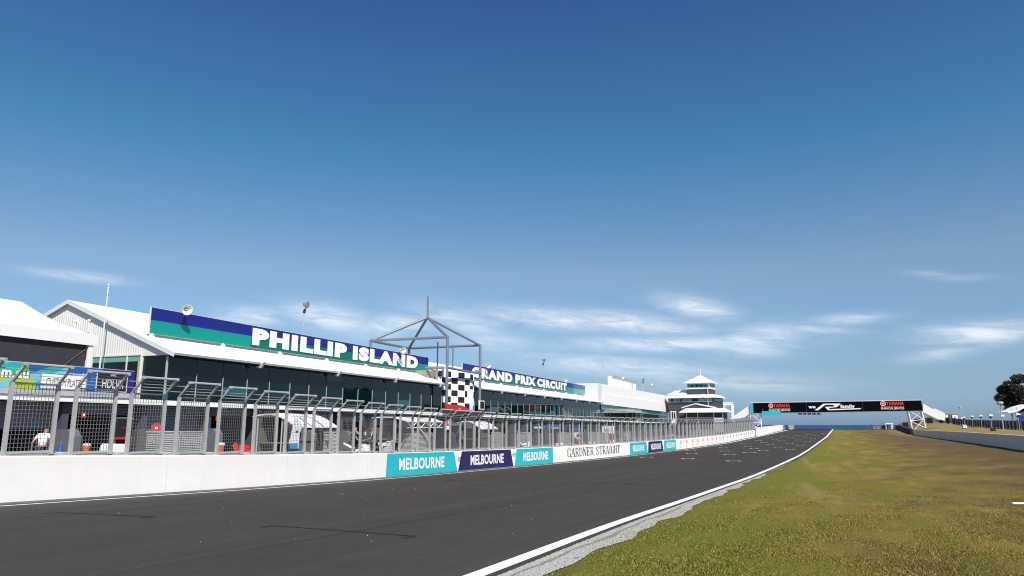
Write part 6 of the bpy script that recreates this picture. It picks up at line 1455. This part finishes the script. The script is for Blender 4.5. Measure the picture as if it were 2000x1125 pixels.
hh = nrg.uniform(.012, .036, n_) * np.clip(1.25 - Yv / 36, .15, 1) * (1 + .5 * np.sin(Xv * 2.1) * np.sin(Yv * 1.7)) ; ang = nrg.uniform(0, 2 * math.pi, n_); wd_ = (.0028 + .00042 * Yv) * nrg.uniform(.7, 1.3, n_); ln_ = nrg.uniform(.2, 1.1, n_) * hh; la = nrg.uniform(0, 2 * math.pi, n_)
b0 = np.stack([Xv - np.cos(ang) * wd_, Yv - np.sin(ang) * wd_, zv], 1); b1 = np.stack([Xv + np.cos(ang) * wd_, Yv + np.sin(ang) * wd_, zv], 1); tp3 = np.stack([Xv + np.cos(la) * ln_, Yv + np.sin(la) * ln_, zv + hh], 1)
go = raw_mesh('grass', np.stack([b0, b1, tp3], 1).reshape(-1, 3), 3, grass_blade, np.repeat(nrg.uniform(0, 1, n_), 3))
tag(go, 'short dry mown grass blades on the verge right of the track', 'grass', None, 'stuff')
def stones(name, X, Y, Z, size, mt):
    n = len(X); c = np.stack([X, Y, Z], 1); dirs = np.array([(1, 0, 0), (0, 1, 0), (-1, 0, 0), (0, -1, 0), (0, 0, .8), (0, 0, -.6)]); a = nrg.uniform(0, 6.28, n)
    rot = np.stack([np.stack([np.cos(a), -np.sin(a), a * 0], 1), np.stack([np.sin(a), np.cos(a), a * 0], 1), np.stack([a * 0, a * 0, a * 0 + 1], 1)], 1)
    pt = np.einsum('nij,kj->nki', rot, dirs) * size[:, None, None] * nrg.uniform(.6, 1.3, (n, 6, 1)) + c[:, None, :]
    T_ = [(0, 1, 4), (1, 2, 4), (2, 3, 4), (3, 0, 4), (1, 0, 5), (2, 1, 5), (3, 2, 5), (0, 3, 5)]
    return raw_mesh(name, pt[:, np.array(T_).ravel()].reshape(-1, 3), 3, mt, None)
n_ = 42000; sv = 7 + 38 * nrg.uniform(0, 1, n_) ** 1.8; wv = np.clip(.34 * (1 - np.clip((sv - 9) / 31, 0, 1)) + .04, .05, 1) + np.interp(sv, sg_, .16 * rag[:len(sg_)]) + .10
dv = np.interp(sv, gs, A_rr) - .02 - np.maximum(wv, .02) * nrg.uniform(0, 1.25, n_) ** 1.3; zv = np.maximum(tz_np(sv, dv), np.interp(sv, gs, A_rz) - .01) + CZ + .018
st = stones('gravel_stones', sv * SA - dv * CA, sv * CA + dv * SA, zv, nrg.uniform(.006, .019, n_), mat('pale_stone', (.33, .32, .30), .9, var=.5, vscale=30)); tag(st, 'loose pale gravel stones between the white edge line and the grass', 'gravel', None, 'stuff')
n_ = 90; cx = [(nrg.uniform(9, 30), nrg.uniform(5.5, 15)) for _ in range(26)]
pk = nrg.integers(0, 26, n_); sv = np.array([cx[i][0] for i in pk]) + nrg.normal(0, 1.6, n_); dv = np.clip(np.array([cx[i][1] for i in pk]) + nrg.normal(0, .9, n_), 5, 17)
zv = np.interp(sv, gs, A_rz) + CZ + .006
st = stones('scattered_pebbles', sv * SA - dv * CA, sv * CA + dv * SA, zv, np.clip(nrg.exponential(.0035, n_) + .003, .003, .013), mat('white_pebble', (.75, .73, .68), .8, var=.1)); tag(st, 'tiny white pebbles scattered over the near asphalt', 'pebbles', None, 'stuff')
